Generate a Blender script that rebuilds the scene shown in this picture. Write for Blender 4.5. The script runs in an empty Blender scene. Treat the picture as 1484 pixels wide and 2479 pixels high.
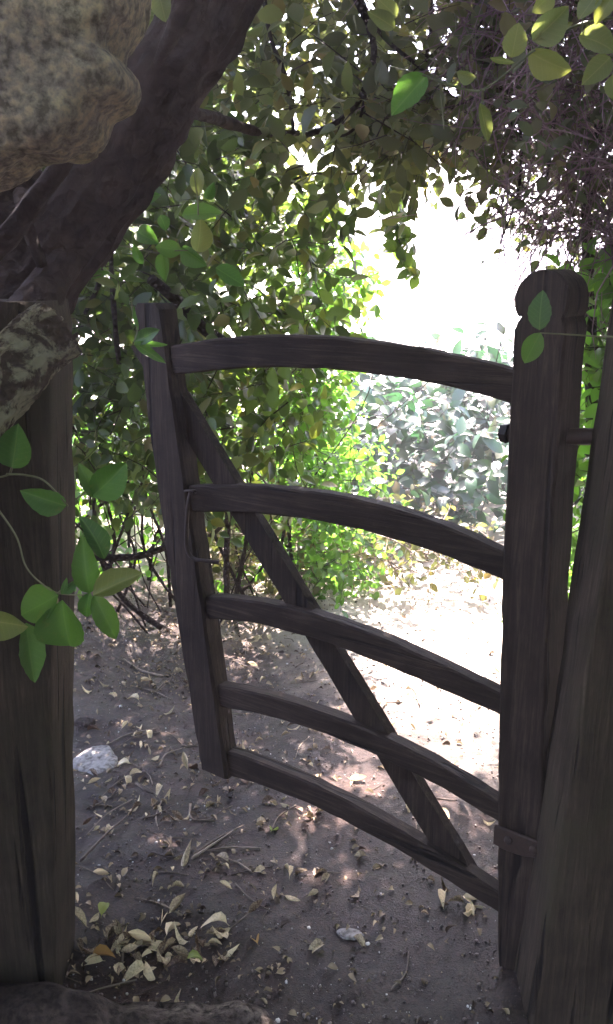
import bpy, bmesh, math, random
import numpy as np
from mathutils import Vector, Matrix, noise as mnoise

random.seed(7)
RNG = np.random.default_rng(7)
scene = bpy.context.scene
COL = scene.collection

# ------------------------------------------------------------------ camera
EYE = 1.35
PITCH = math.radians(15.4)
FOC = 2146.0                      # focal length in units where the picture is 1484 x 2479
CU, CV = 742.0, 1239.5
cam_data = bpy.data.cameras.new('camera')
cam = bpy.data.objects.new('camera', cam_data)
COL.objects.link(cam)
cam.location = (0, 0, EYE)
cam.rotation_euler = (math.pi / 2 - PITCH, 0, 0)
cam_data.sensor_fit = 'VERTICAL'
cam_data.sensor_height = 24
cam_data.lens = 24 * FOC / 2479.0
cam_data.clip_start = 0.02
cam_data.clip_end = 2000
scene.camera = cam

# ------------------------------------------------------------------ light
SUN_EL = math.radians(56)
SUN_AZ = math.radians(6)          # from straight ahead (+Y) towards +X
world = bpy.data.worlds.new('World')
scene.world = world
world.use_nodes = True
wn = world.node_tree
wn.nodes.clear()
wo = wn.nodes.new('ShaderNodeOutputWorld')
bg = wn.nodes.new('ShaderNodeBackground')
sky = wn.nodes.new('ShaderNodeTexSky')
sky.sky_type = 'NISHITA'
sky.sun_disc = False
sky.sun_elevation = SUN_EL
sky.sun_rotation = SUN_AZ
sky.dust_density = 2.0
sky.air_density = 1.0
bg.inputs['Strength'].default_value = 0.15
wn.links.new(sky.outputs[0], bg.inputs[0])
wn.links.new(bg.outputs[0], wo.inputs[0])
sd = bpy.data.lights.new('sun', 'SUN')
sd.energy = 5.0
sd.angle = math.radians(0.55)
sd.color = (1.0, 0.95, 0.86)
sun = bpy.data.objects.new('sun', sd)
COL.objects.link(sun)
to_sun = Vector((math.sin(SUN_AZ) * math.cos(SUN_EL), math.cos(SUN_AZ) * math.cos(SUN_EL), math.sin(SUN_EL)))
sun.rotation_euler = to_sun.to_track_quat('Z', 'Y').to_euler()
sun.location = (0, 6, 12)
scene.view_settings.view_transform = 'Standard'
scene.view_settings.look = 'None'
scene.view_settings.gamma = 1.0
scene.view_settings.use_curve_mapping = False
scene.view_settings.exposure = 3.75
scene.view_settings.use_white_balance = True        # the phone's slightly violet white balance
scene.view_settings.white_balance_temperature = 6700
scene.view_settings.white_balance_tint = 24
scene.render.engine = 'CYCLES'
scene.cycles.use_denoising = True
scene.cycles.max_bounces = 10
scene.cycles.diffuse_bounces = 5
scene.cycles.transmission_bounces = 5
scene.cycles.sample_clamp_indirect = 6.0

GLARE_VEIL = 0.0125                      # density of the added air imitating lens glare

# ------------------------------------------------------------------ projection helpers (pixel of the 1484x2479 view -> place)
CP, SP = math.cos(PITCH), math.sin(PITCH)
def ray(U, V):
    a = (U - CU) / FOC; b = -(V - CV) / FOC
    return Vector((a, CP + b * SP, -SP + b * CP))
def at(U, V, Y):
    d = ray(U, V); t = Y / d.y
    return Vector((d.x * t, Y, EYE + d.z * t))
def project(P):
    P = np.asarray(P, float)
    x = P[..., 0]; y = P[..., 1]; z = P[..., 2] - EYE
    f = y * CP - z * SP; u = y * SP + z * CP
    f = np.where(np.abs(f) < 1e-6, 1e-6, f)
    return CU + FOC * x / f, CV - FOC * u / f, f

def _hash(ix, iy, seed):
    h = np.sin(ix * 127.1 + iy * 311.7 + seed * 74.7) * 43758.5453
    return h - np.floor(h)
def vnoise(x, y, f, seed=0):
    x = np.asarray(x, float) * f; y = np.asarray(y, float) * f
    ix = np.floor(x); iy = np.floor(y); fx = x - ix; fy = y - iy
    fx = fx * fx * (3 - 2 * fx); fy = fy * fy * (3 - 2 * fy)
    a = _hash(ix, iy, seed); b = _hash(ix + 1, iy, seed); c = _hash(ix, iy + 1, seed); d = _hash(ix + 1, iy + 1, seed)
    return (a * (1 - fx) + b * fx) * (1 - fy) + (c * (1 - fx) + d * fx) * fy - 0.5
def sstep(a, b, x):
    t = np.clip((x - a) / (b - a), 0, 1)
    return t * t * (3 - 2 * t)

def ground_h(x, y, fine=True):
    x = np.asarray(x, float); y = np.asarray(y, float)
    h = 0.05 * vnoise(x, y, 0.9, 1) + 0.03 * vnoise(x, y, 2.7, 2)
    h = h + 0.07 * sstep(-0.3, -0.95, x) * sstep(2.4, 3.1, y)
    h = h + 0.10 * sstep(0.55, 1.1, x) * sstep(3.2, 4.0, y)
    h = h - 0.16 * (1 - sstep(1.16, 1.3, y))
    near = 1 - sstep(5, 9, np.abs(y))
    h = h * (0.25 + 0.75 * near)
    if fine:
        h = h + near * (0.026 * vnoise(x, y, 6, 3) + 0.010 * vnoise(x + 0.37 * y, y - 0.29 * x, 15, 4) + 0.007 * vnoise(x * 0.8 - 0.6 * y, x * 0.6 + y * 0.8, 37, 5) * (0.4 + 1.6 * np.clip(vnoise(x, y, 3.1, 8) + 0.4, 0, 1)))
    return h
def gh(x, y):
    return float(ground_h(x, y))
def on_ground(U, V):
    d = ray(U, V); z = 0.0
    for _ in range(6):
        t = (z - EYE) / d.z
        z = gh(d.x * t, d.y * t)
    t = (z - EYE) / d.z
    return Vector((d.x * t, d.y * t, z))

# ------------------------------------------------------------------ object helpers
def tag(o, label=None, cat=None, group=None, kind=None):
    if label: o['label'] = label
    if cat: o['category'] = cat
    if group: o['group'] = group
    if kind: o['kind'] = kind
    return o
def empty(name, loc, label, cat, group=None, rz=0.0):
    o = bpy.data.objects.new(name, None)
    o.empty_display_size = 0.1
    COL.objects.link(o)
    o.location = loc; o.rotation_euler = (0, 0, rz)
    return tag(o, label, cat, group)
def link(name, me, parent=None, mat=None):
    o = bpy.data.objects.new(name, me)
    COL.objects.link(o)
    if mat: me.materials.append(mat)
    if parent: o.parent = parent
    return o
def mesh_obj(name, verts, faces, mat, parent=None, smooth=True, off=None):
    """one mesh object; with a parent the vertices are given in world space and shifted to the parent's frame (unless off is False)"""
    me = bpy.data.meshes.new(name)
    if parent is not None and off is None:
        L = parent.location
        verts = [(v[0] - L[0], v[1] - L[1], v[2] - L[2]) for v in verts]
    me.from_pydata([tuple(v) for v in verts], [], faces)
    if smooth: me.polygons.foreach_set('use_smooth', [True] * len(me.polygons))
    me.update()
    return link(name, me, parent, mat)

def catmull(pts, n):
    P = [Vector(p) for p in pts]
    if len(P) == 2: P = [P[0], (P[0] + P[1]) / 2, P[1]]
    Q = [P[0] * 2 - P[1]] + P + [P[-1] * 2 - P[-2]]
    out = []
    m = len(P) - 1
    for k in range(n + 1):
        f = k / n * m; i = min(int(f), m - 1); t = f - i
        a, b, c, d = Q[i], Q[i + 1], Q[i + 2], Q[i + 3]
        out.append(0.5 * ((2 * b) + (c - a) * t + (2 * a - 5 * b + 4 * c - d) * t * t + (3 * b - a - 3 * c + d) * t ** 3))
    return out
def interp(vals, n):
    xs = np.linspace(0, 1, len(vals))
    return list(np.interp(np.linspace(0, 1, n + 1), xs, vals))
def tube_geo(pts, radii, seg=20, sides=10, bump=0.12, freq=14, ridge=0.0, cap=True, V=None, F=None, flat_end=False):
    V = [] if V is None else V; F = [] if F is None else F
    C = catmull(pts, seg); R = interp(radii, seg)
    base = len(V)
    up = Vector((0.3, 0.2, 1)).normalized()
    prev = None
    for i, c in enumerate(C):
        d = (C[min(i + 1, seg)] - C[max(i - 1, 0)])
        if d.length < 1e-9: d = Vector((0, 0, 1))
        d.normalize()
        if prev is None:
            a = d.cross(up)
            if a.length < 0.1: a = d.cross(Vector((1, 0, 0)))
        else:
            a = prev - d * prev.dot(d)
        a.normalize(); prev = a
        b = d.cross(a)
        for k in range(sides):
            th = 2 * math.pi * k / sides
            w = a * math.cos(th) + b * math.sin(th)
            r = R[i]
            if bump:
                r *= 1 + bump * 2 * mnoise.noise((c + w * R[i]) * freq)
            if ridge:
                r *= 1 + ridge * (abs(mnoise.noise(Vector((math.cos(th) * 3.2, math.sin(th) * 3.2, i / seg * 9)))) * 2 - 0.5 + 0.5 * mnoise.noise(Vector((math.cos(th) * 8, math.sin(th) * 8, i / seg * 30))))
            V.append(c + w * r)
    for i in range(seg):
        for k in range(sides):
            k2 = (k + 1) % sides
            F.append((base + i * sides + k, base + i * sides + k2, base + (i + 1) * sides + k2, base + (i + 1) * sides + k))
    if cap:
        F.append(tuple(base + k for k in reversed(range(sides))))
        F.append(tuple(base + seg * sides + k for k in range(sides)))
    return V, F
def tube(name, pts, radii, mat, parent, **kw):
    V, F = tube_geo(pts, radii, **kw)
    return mesh_obj(name, V, F, mat, parent)

# ------------------------------------------------------------------ materials
def nt(name):
    m = bpy.data.materials.new(name); m.use_nodes = True
    t = m.node_tree; t.nodes.clear()
    return m, t, t.nodes, t.links
def node(N, typ, **kw):
    n = N.new(typ)
    for k, v in kw.items():
        if k in n.inputs: n.inputs[k].default_value = v
        else: setattr(n, k, v)
    return n
def ramp(N, stops):
    r = N.new('ShaderNodeValToRGB')
    e = r.color_ramp.elements
    while len(e) > 1: e.remove(e[-1])
    e[0].position = stops[0][0]; e[0].color = (*stops[0][1], 1)
    for p, c in stops[1:]:
        x = e.new(p); x.color = (*c, 1)
    return r

def leaf_mat(name, stops, trans, tfac=0.4, rough=0.38, spec=0.5, veins=False, fresh=False):
    m, t, N, L = nt(name)
    out = N.new('ShaderNodeOutputMaterial')
    at_ = node(N, 'ShaderNodeAttribute', attribute_name='rnd')
    oi = N.new('ShaderNodeObjectInfo')
    add = node(N, 'ShaderNodeMath', operation='ADD'); L.new(at_.outputs['Fac'], add.inputs[0]); L.new(oi.outputs['Random'], add.inputs[1])
    fr = node(N, 'ShaderNodeMath', operation='FRACT'); L.new(add.outputs[0], fr.inputs[0])
    r = ramp(N, stops); L.new(fr.outputs[0], r.inputs[0])
    tc = N.new('ShaderNodeTexCoord')
    nz = node(N, 'ShaderNodeTexNoise', Scale=60.0, Detail=3.0); L.new(tc.outputs['Object'], nz.inputs['Vector'])
    hs = N.new('ShaderNodeHueSaturation')
    mr = node(N, 'ShaderNodeMapRange'); mr.inputs[3].default_value = 0.75; mr.inputs[4].default_value = 1.3
    L.new(nz.outputs[0], mr.inputs[0]); L.new(mr.outputs[0], hs.inputs['Value']); L.new(r.outputs[0], hs.inputs['Color'])
    p = node(N, 'ShaderNodeBsdfPrincipled', Roughness=rough)
    p.inputs['Specular IOR Level'].default_value = spec
    L.new(hs.outputs[0], p.inputs['Base Color'])
    if veins:     # paler midrib and side ribs of one blade (its own axes: x along, y across)
        sx = N.new('ShaderNodeSeparateXYZ'); L.new(tc.outputs['Object'], sx.inputs[0])
        ab = node(N, 'ShaderNodeMath', operation='ABSOLUTE'); L.new(sx.outputs['Y'], ab.inputs[0])
        mid = node(N, 'ShaderNodeMapRange'); mid.inputs[1].default_value = 0.006; mid.inputs[2].default_value = 0.02; mid.inputs[3].default_value = 1; mid.inputs[4].default_value = 0
        L.new(ab.outputs[0], mid.inputs[0])
        ma = node(N, 'ShaderNodeMath', operation='MULTIPLY_ADD'); ma.inputs[1].default_value = -0.8; L.new(ab.outputs[0], ma.inputs[0]); L.new(sx.outputs['X'], ma.inputs[2])
        mu = node(N, 'ShaderNodeMath', operation='MULTIPLY'); mu.inputs[1].default_value = 52.0; L.new(ma.outputs[0], mu.inputs[0])
        sn = node(N, 'ShaderNodeMath', operation='SINE'); L.new(mu.outputs[0], sn.inputs[0])
        sr = node(N, 'ShaderNodeMapRange'); sr.inputs[1].default_value = 0.9; sr.inputs[2].default_value = 1.0; sr.inputs[3].default_value = 0; sr.inputs[4].default_value = 0.5
        L.new(sn.outputs[0], sr.inputs[0])
        mxv = node(N, 'ShaderNodeMath', operation='MAXIMUM'); L.new(mid.outputs[0], mxv.inputs[0]); L.new(sr.outputs[0], mxv.inputs[1])
        vm = node(N, 'ShaderNodeMix', data_type='RGBA'); L.new(mxv.outputs[0], vm.inputs['Factor']); L.new(hs.outputs[0], vm.inputs[6]); vm.inputs[7].default_value = (trans[0] * 0.75, trans[1] * 0.62, trans[2], 1)
        nb = node(N, 'ShaderNodeTexNoise', Scale=3.2, Detail=3.0, Roughness=0.7); nb.noise_dimensions = '4D'; L.new(tc.outputs['Object'], nb.inputs['Vector'])
        w4 = node(N, 'ShaderNodeMath', operation='MULTIPLY'); w4.inputs[1].default_value = 50.0; L.new(oi.outputs['Random'], w4.inputs[0]); L.new(w4.outputs[0], nb.inputs['W'])
        br_ = ramp(N, [(0.60, (0, 0, 0)), (0.72, (0.8, 0.8, 0.8))]); L.new(nb.outputs[0], br_.inputs[0])
        v2 = node(N, 'ShaderNodeMix', data_type='RGBA'); L.new(br_.outputs[0], v2.inputs['Factor']); L.new(vm.outputs[2], v2.inputs[6]); v2.inputs[7].default_value = (0.16, 0.15, 0.04, 1)
        L.new(v2.outputs[2], p.inputs['Base Color'])
    bp = node(N, 'ShaderNodeBump', Strength=0.25, Distance=0.004); L.new(nz.outputs[0], bp.inputs['Height']); L.new(bp.outputs[0], p.inputs['Normal'])
    tr = N.new('ShaderNodeBsdfTranslucent')
    mx = node(N, 'ShaderNodeMix', data_type='RGBA', blend_type='MULTIPLY')
    mx.inputs['Factor'].default_value = 0.0
    ts = ramp(N, [(0.0, tuple(c * 0.6 for c in trans)), (0.5, trans), (0.85, (trans[0] * (1.0 if fresh else 1.25), trans[1] * 1.15, trans[2])), (1.0, (trans[0] * (1.15 if veins or fresh else 1.6), trans[1] * 1.05, trans[2] * 0.8))])
    L.new(fr.outputs[0], ts.inputs[0]); L.new(ts.outputs[0], tr.inputs['Color'])
    ms = node(N, 'ShaderNodeMixShader', Fac=tfac)
    L.new(p.outputs[0], ms.inputs[1]); L.new(tr.outputs[0], ms.inputs[2])
    L.new(ms.outputs[0], out.inputs[0])
    return m

def wood_mat(name, axis, dark, mid, light, rough=0.8, grain=1.0, bump=0.5, moss=None):
    m, t, N, L = nt(name)
    out = N.new('ShaderNodeOutputMaterial')
    tc = N.new('ShaderNodeTexCoord')
    mp = N.new('ShaderNodeMapping')
    s = [130 * grain] * 3; s[axis] = 5.0 * grain
    mp.inputs['Scale'].default_value = s
    L.new(tc.outputs['Object'], mp.inputs['Vector'])
    n1 = node(N, 'ShaderNodeTexNoise', Scale=1.0, Detail=10.0, Roughness=0.75, Distortion=0.6); L.new(mp.outputs[0], n1.inputs['Vector'])
    n2 = node(N, 'ShaderNodeTexNoise', Scale=9.0, Detail=5.0, Roughness=0.6); L.new(tc.outputs['Object'], n2.inputs['Vector'])
    r = ramp(N, [(0.25, dark), (0.5, mid), (0.75, light)]); L.new(n1.outputs[0], r.inputs[0])
    r2 = ramp(N, [(0.3, (0.55, 0.53, 0.5)), (0.7, (1.25, 1.2, 1.15))]); L.new(n2.outputs[0], r2.inputs[0])
    mx = node(N, 'ShaderNodeMix', data_type='RGBA', blend_type='MULTIPLY'); mx.inputs['Factor'].default_value = 1.0
    L.new(r.outputs[0], mx.inputs[6]); L.new(r2.outputs[0], mx.inputs[7])
    col = mx.outputs[2]
    if moss:
        n3 = node(N, 'ShaderNodeTexNoise', Scale=5.0, Detail=6.0, Roughness=0.7); L.new(tc.outputs['Object'], n3.inputs['Vector'])
        rr = ramp(N, [(0.5, (0, 0, 0)), (0.62, (0.8, 0.8, 0.8))]); L.new(n3.outputs[0], rr.inputs[0])
        m2 = node(N, 'ShaderNodeMix', data_type='RGBA'); L.new(rr.outputs[0], m2.inputs['Factor'])
        L.new(col, m2.inputs[6]); m2.inputs[7].default_value = (*moss, 1); col = m2.outputs[2]
    mp2 = N.new('ShaderNodeMapping'); s2 = [42 * grain] * 3; s2[axis] = 1.7 * grain; mp2.inputs['Scale'].default_value = s2; mp2.inputs['Location'].default_value = (3.3, 1.7, 5.1)
    L.new(tc.outputs['Object'], mp2.inputs['Vector'])
    n4 = node(N, 'ShaderNodeTexNoise', Scale=1.0, Detail=3.0, Roughness=0.5, Distortion=0.6); L.new(mp2.outputs[0], n4.inputs['Vector'])
    ck = ramp(N, [(0.33, (0.15, 0.15, 0.15)), (0.40, (1, 1, 1))]); L.new(n4.outputs[0], ck.inputs[0])
    m5 = node(N, 'ShaderNodeMix', data_type='RGBA', blend_type='MULTIPLY'); m5.inputs['Factor'].default_value = 1.0
    L.new(col, m5.inputs[6]); L.new(ck.outputs[0], m5.inputs[7]); col = m5.outputs[2]
    p = node(N, 'ShaderNodeBsdfPrincipled', Roughness=rough); p.inputs['Specular IOR Level'].default_value = 0.25
    L.new(col, p.inputs['Base Color'])
    hsum = node(N, 'ShaderNodeMath', operation='MULTIPLY_ADD'); hsum.inputs[1].default_value = 1.5; L.new(ck.outputs[0], hsum.inputs[0]); L.new(n1.outputs[0], hsum.inputs[2])
    b = node(N, 'ShaderNodeBump', Strength=bump, Distance=0.005); L.new(hsum.outputs[0], b.inputs['Height'])
    L.new(b.outputs[0], p.inputs['Normal']); L.new(p.outputs[0], out.inputs[0])
    return m

def bark_mat(name, dark, light, scale=1.0, patch=None, patch_lo=0.56, patch_hi=0.6):
    m, t, N, L = nt(name)
    out = N.new('ShaderNodeOutputMaterial')
    tc = N.new('ShaderNodeTexCoord')
    n1 = node(N, 'ShaderNodeTexNoise', Scale=22.0 * scale, Detail=8.0, Roughness=0.7, Distortion=0.8); L.new(tc.outputs['Object'], n1.inputs['Vector'])
    v = node(N, 'ShaderNodeTexVoronoi', Scale=38.0 * scale); L.new(tc.outputs['Object'], v.inputs['Vector'])
    r = ramp(N, [(0.3, dark), (0.7, light)]); L.new(n1.outputs[0], r.inputs[0])
    col = r.outputs[0]
    if patch:
        n3 = node(N, 'ShaderNodeTexNoise', Scale=26.0, Detail=6.0, Roughness=0.65, Distortion=0.5); L.new(tc.outputs['Object'], n3.inputs['Vector'])
        rr = ramp(N, [(patch_lo, (0, 0, 0)), (patch_hi, (1, 1, 1))]); L.new(n3.outputs[0], rr.inputs[0])
        m2 = node(N, 'ShaderNodeMix', data_type='RGBA'); L.new(rr.outputs[0], m2.inputs['Factor'])
        L.new(col, m2.inputs[6]); m2.inputs[7].default_value = (*patch, 1); col = m2.outputs[2]
    p = node(N, 'ShaderNodeBsdfPrincipled', Roughness=0.85); p.inputs['Specular IOR Level'].default_value = 0.2
    L.new(col, p.inputs['Base Color'])
    ad = node(N, 'ShaderNodeMath', operation='ADD'); L.new(n1.outputs[0], ad.inputs[0]); L.new(v.outputs['Distance'], ad.inputs[1])
    b = node(N, 'ShaderNodeBump', Strength=1.0, Distance=0.016); L.new(ad.outputs[0], b.inputs['Height'])
    L.new(b.outputs[0], p.inputs['Normal']); L.new(p.outputs[0], out.inputs[0])
    return m

def stone_mat(name, cols, speck, scale=1.0, bump=0.6, spk_scale=120, edge_highlight=None):
    m, t, N, L = nt(name)
    out = N.new('ShaderNodeOutputMaterial')
    tc = N.new('ShaderNodeTexCoord')
    n1 = node(N, 'ShaderNodeTexNoise', Scale=14.0 * scale, Detail=10.0, Roughness=0.7); L.new(tc.outputs['Object'], n1.inputs['Vector'])
    n2 = node(N, 'ShaderNodeTexNoise', Scale=spk_scale * scale, Detail=4.0, Roughness=0.6); L.new(tc.outputs['Object'], n2.inputs['Vector'])
    r = ramp(N, [(0.3, cols[0]), (0.5, cols[1]), (0.7, cols[2])]); L.new(n1.outputs[0], r.inputs[0])
    rr = ramp(N, [(0.36, (0.35, 0.33, 0.3)), (0.5, (1, 1, 1)), (0.66, speck)]); L.new(n2.outputs[0], rr.inputs[0])
    mx = node(N, 'ShaderNodeMix', data_type='RGBA', blend_type='MULTIPLY'); mx.inputs['Factor'].default_value = 0.9
    L.new(r.outputs[0], mx.inputs[6]); L.new(rr.outputs[0], mx.inputs[7])
    p = node(N, 'ShaderNodeBsdfPrincipled', Roughness=0.85); p.inputs['Specular IOR Level'].default_value = 0.3
    colr = mx.outputs[2]
    if edge_highlight:
        wa = node(N, 'ShaderNodeAttribute', attribute_name='edge_highlight')
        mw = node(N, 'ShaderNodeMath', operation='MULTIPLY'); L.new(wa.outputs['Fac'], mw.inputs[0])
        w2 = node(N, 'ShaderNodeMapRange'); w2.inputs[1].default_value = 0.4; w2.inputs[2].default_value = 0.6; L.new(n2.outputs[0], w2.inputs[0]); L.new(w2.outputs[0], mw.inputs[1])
        mm = node(N, 'ShaderNodeMix', data_type='RGBA'); L.new(mw.outputs[0], mm.inputs['Factor']); L.new(colr, mm.inputs[6]); mm.inputs[7].default_value = (*edge_highlight, 1); colr = mm.outputs[2]
    L.new(colr, p.inputs['Base Color'])
    ad = node(N, 'ShaderNodeMath', operation='ADD'); L.new(n1.outputs[0], ad.inputs[0]); L.new(n2.outputs[0], ad.inputs[1])
    b = node(N, 'ShaderNodeBump', Strength=bump, Distance=0.01); L.new(ad.outputs[0], b.inputs['Height'])
    L.new(b.outputs[0], p.inputs['Normal']); L.new(p.outputs[0], out.inputs[0])
    return m

def plain_mat(name, c1, c2, rough=0.8, scale=30, trans=0.0):
    m, t, N, L = nt(name)
    out = N.new('ShaderNodeOutputMaterial')
    oi = N.new('ShaderNodeObjectInfo'); tc = N.new('ShaderNodeTexCoord')
    a_ = node(N, 'ShaderNodeAttribute', attribute_name='rnd')
    n1 = node(N, 'ShaderNodeTexNoise', Scale=float(scale), Detail=5.0); L.new(tc.outputs['Object'], n1.inputs['Vector'])
    ad = node(N, 'ShaderNodeMath', operation='ADD'); L.new(oi.outputs['Random'], ad.inputs[0]); L.new(a_.outputs['Fac'], ad.inputs[1])
    fr = node(N, 'ShaderNodeMath', operation='FRACT'); L.new(ad.outputs[0], fr.inputs[0])
    a2 = node(N, 'ShaderNodeMath', operation='MULTIPLY_ADD'); a2.inputs[1].default_value = 0.5
    L.new(fr.outputs[0], a2.inputs[0])
    h = node(N, 'ShaderNodeMath', operation='MULTIPLY'); h.inputs[1].default_value = 0.5; L.new(n1.outputs[0], h.inputs[0]); L.new(h.outputs[0], a2.inputs[2])
    r = ramp(N, [(0.3, c1), (0.7, c2)]); L.new(a2.outputs[0], r.inputs[0])
    p = node(N, 'ShaderNodeBsdfPrincipled', Roughness=rough); p.inputs['Specular IOR Level'].default_value = 0.35
    L.new(r.outputs[0], p.inputs['Base Color'])
    b = node(N, 'ShaderNodeBump', Strength=0.4, Distance=0.003); L.new(n1.outputs[0], b.inputs['Height']); L.new(b.outputs[0], p.inputs['Normal'])
    sh = p.outputs[0]
    if trans:
        tr = N.new('ShaderNodeBsdfTranslucent'); L.new(r.outputs[0], tr.inputs[0])
        ms = node(N, 'ShaderNodeMixShader', Fac=trans); L.new(sh, ms.inputs[1]); L.new(tr.outputs[0], ms.inputs[2]); sh = ms.outputs[0]
    L.new(sh, out.inputs[0])
    return m

def soil_mat():
    m, t, N, L = nt('soil')
    out = N.new('ShaderNodeOutputMaterial')
    tc = N.new('ShaderNodeTexCoord'); geo = N.new('ShaderNodeNewGeometry')
    n1 = node(N, 'ShaderNodeTexNoise', Scale=4.0, Detail=10.0, Roughness=0.65); L.new(geo.outputs['Position'], n1.inputs['Vector'])
    n2 = node(N, 'ShaderNodeTexNoise', Scale=85.0, Detail=6.0, Roughness=0.7); L.new(geo.outputs['Position'], n2.inputs['Vector'])
    n3 = node(N, 'ShaderNodeTexNoise', Scale=260.0, Detail=4.0, Roughness=0.8); L.new(geo.outputs['Position'], n3.inputs['Vector'])
    r = ramp(N, [(0.3, (0.028, 0.014, 0.011)), (0.55, (0.068, 0.039, 0.031)), (0.75, (0.128, 0.077, 0.060))]); L.new(n1.outputs[0], r.inputs[0])
    rr = ramp(N, [(0.35, (0.45, 0.45, 0.45)), (0.55, (1, 1, 1)), (0.72, (1.9, 1.85, 1.8))]); L.new(n2.outputs[0], rr.inputs[0])
    mx = node(N, 'ShaderNodeMix', data_type='RGBA', blend_type='MULTIPLY'); mx.inputs['Factor'].default_value = 1.0
    L.new(r.outputs[0], mx.inputs[6]); L.new(rr.outputs[0], mx.inputs[7])
    n5 = node(N, 'ShaderNodeTexNoise', Scale=2.3, Detail=5.0, Roughness=0.6, Distortion=0.6); L.new(geo.outputs['Position'], n5.inputs['Vector'])
    r5 = ramp(N, [(0.36, (0.45, 0.43, 0.44)), (0.62, (1.25, 1.22, 1.2))]); L.new(n5.outputs[0], r5.inputs[0])
    mp_ = node(N, 'ShaderNodeMix', data_type='RGBA', blend_type='MULTIPLY'); mp_.inputs['Factor'].default_value = 1.0
    L.new(mx.outputs[2], mp_.inputs[6]); L.new(r5.outputs[0], mp_.inputs[7]); mx = mp_
    # dry pale ground afar; sunlight also painted in as paleness on the near path
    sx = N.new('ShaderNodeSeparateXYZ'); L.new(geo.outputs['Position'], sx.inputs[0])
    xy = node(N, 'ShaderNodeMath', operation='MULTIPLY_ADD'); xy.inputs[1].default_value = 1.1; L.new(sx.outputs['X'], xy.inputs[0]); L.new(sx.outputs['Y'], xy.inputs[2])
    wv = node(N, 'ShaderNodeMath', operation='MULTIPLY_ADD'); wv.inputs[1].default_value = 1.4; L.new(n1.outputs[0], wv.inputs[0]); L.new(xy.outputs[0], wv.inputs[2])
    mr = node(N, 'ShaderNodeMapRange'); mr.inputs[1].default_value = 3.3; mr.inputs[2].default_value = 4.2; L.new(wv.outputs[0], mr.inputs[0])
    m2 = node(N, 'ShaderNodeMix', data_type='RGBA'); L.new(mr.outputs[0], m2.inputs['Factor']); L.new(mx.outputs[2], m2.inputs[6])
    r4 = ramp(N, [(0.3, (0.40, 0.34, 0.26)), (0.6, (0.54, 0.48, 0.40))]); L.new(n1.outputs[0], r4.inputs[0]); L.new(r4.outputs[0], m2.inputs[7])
    p = node(N, 'ShaderNodeBsdfPrincipled', Roughness=0.5); p.inputs['Specular IOR Level'].default_value = 0.5
    L.new(m2.outputs[2], p.inputs['Base Color'])
    ad = node(N, 'ShaderNodeMath', operation='ADD'); L.new(n2.outputs[0], ad.inputs[0]); L.new(n3.outputs[0], ad.inputs[1])
    b = node(N, 'ShaderNodeBump', Strength=1.0, Distance=0.010); L.new(ad.outputs[0], b.inputs['Height'])
    L.new(b.outputs[0], p.inputs['Normal']); L.new(p.outputs[0], out.inputs[0])
    return m

M_SOIL = soil_mat()
M_WOODX = wood_mat('weathered_wood_along', 0, (0.012, 0.008, 0.006), (0.032, 0.022, 0.017), (0.090, 0.066, 0.052))
M_WOODZ = wood_mat('weathered_wood_upright', 2, (0.012, 0.008, 0.006), (0.032, 0.022, 0.017), (0.090, 0.066, 0.052))
M_POST = wood_mat('mossy_post_wood', 2, (0.015, 0.011, 0.007), (0.034, 0.026, 0.017), (0.070, 0.056, 0.036), grain=0.8, bump=0.7, moss=(0.036, 0.032, 0.016))
M_POSTL = wood_mat('brown_post_wood', 2, (0.022, 0.016, 0.011), (0.056, 0.042, 0.029), (0.12, 0.093, 0.066), grain=1.0, bump=1.0, moss=(0.055, 0.046, 0.026))
M_POSTG = wood_mat('green_brown_post_wood', 2, (0.020, 0.015, 0.010), (0.050, 0.040, 0.027), (0.11, 0.088, 0.062), grain=1.0, bump=1.0, moss=(0.048, 0.043, 0.024))
M_BARK = bark_mat('dark_bark', (0.017, 0.010, 0.008), (0.056, 0.034, 0.027))
M_STEM = bark_mat('stem_bark', (0.02, 0.014, 0.012), (0.06, 0.042, 0.036), 2.0)
M_LICHEN = bark_mat('lichen_wood', (0.03, 0.02, 0.014), (0.11, 0.08, 0.055), 2.2, patch=(0.34, 0.32, 0.21), patch_lo=0.47, patch_hi=0.56)
M_ROCK = stone_mat('speckled_rock', ((0.13, 0.10, 0.08), (0.205, 0.17, 0.125), (0.28, 0.25, 0.16)), (1.9, 1.75, 1.45), 0.9, 0.7, 95)
M_STEP = stone_mat('dark_step_stone', ((0.022, 0.015, 0.012), (0.048, 0.034, 0.029), (0.10, 0.078, 0.066)), (1.4, 1.4, 1.4), 1.2, 0.9, 60)
M_SILL = stone_mat('lit_edge_sill_stone', ((0.022, 0.015, 0.012), (0.048, 0.034, 0.029), (0.10, 0.078, 0.066)), (1.4, 1.4, 1.4), 1.2, 0.9, 60, edge_highlight=(0.20, 0.165, 0.14))  # last colour is the highlight painted on the sill edge
M_PALE = stone_mat('pale_stone', ((0.17, 0.155, 0.145), (0.25, 0.235, 0.225), (0.33, 0.315, 0.30)), (1.2, 1.2, 1.2), 2.0, 0.4, 40)
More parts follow.
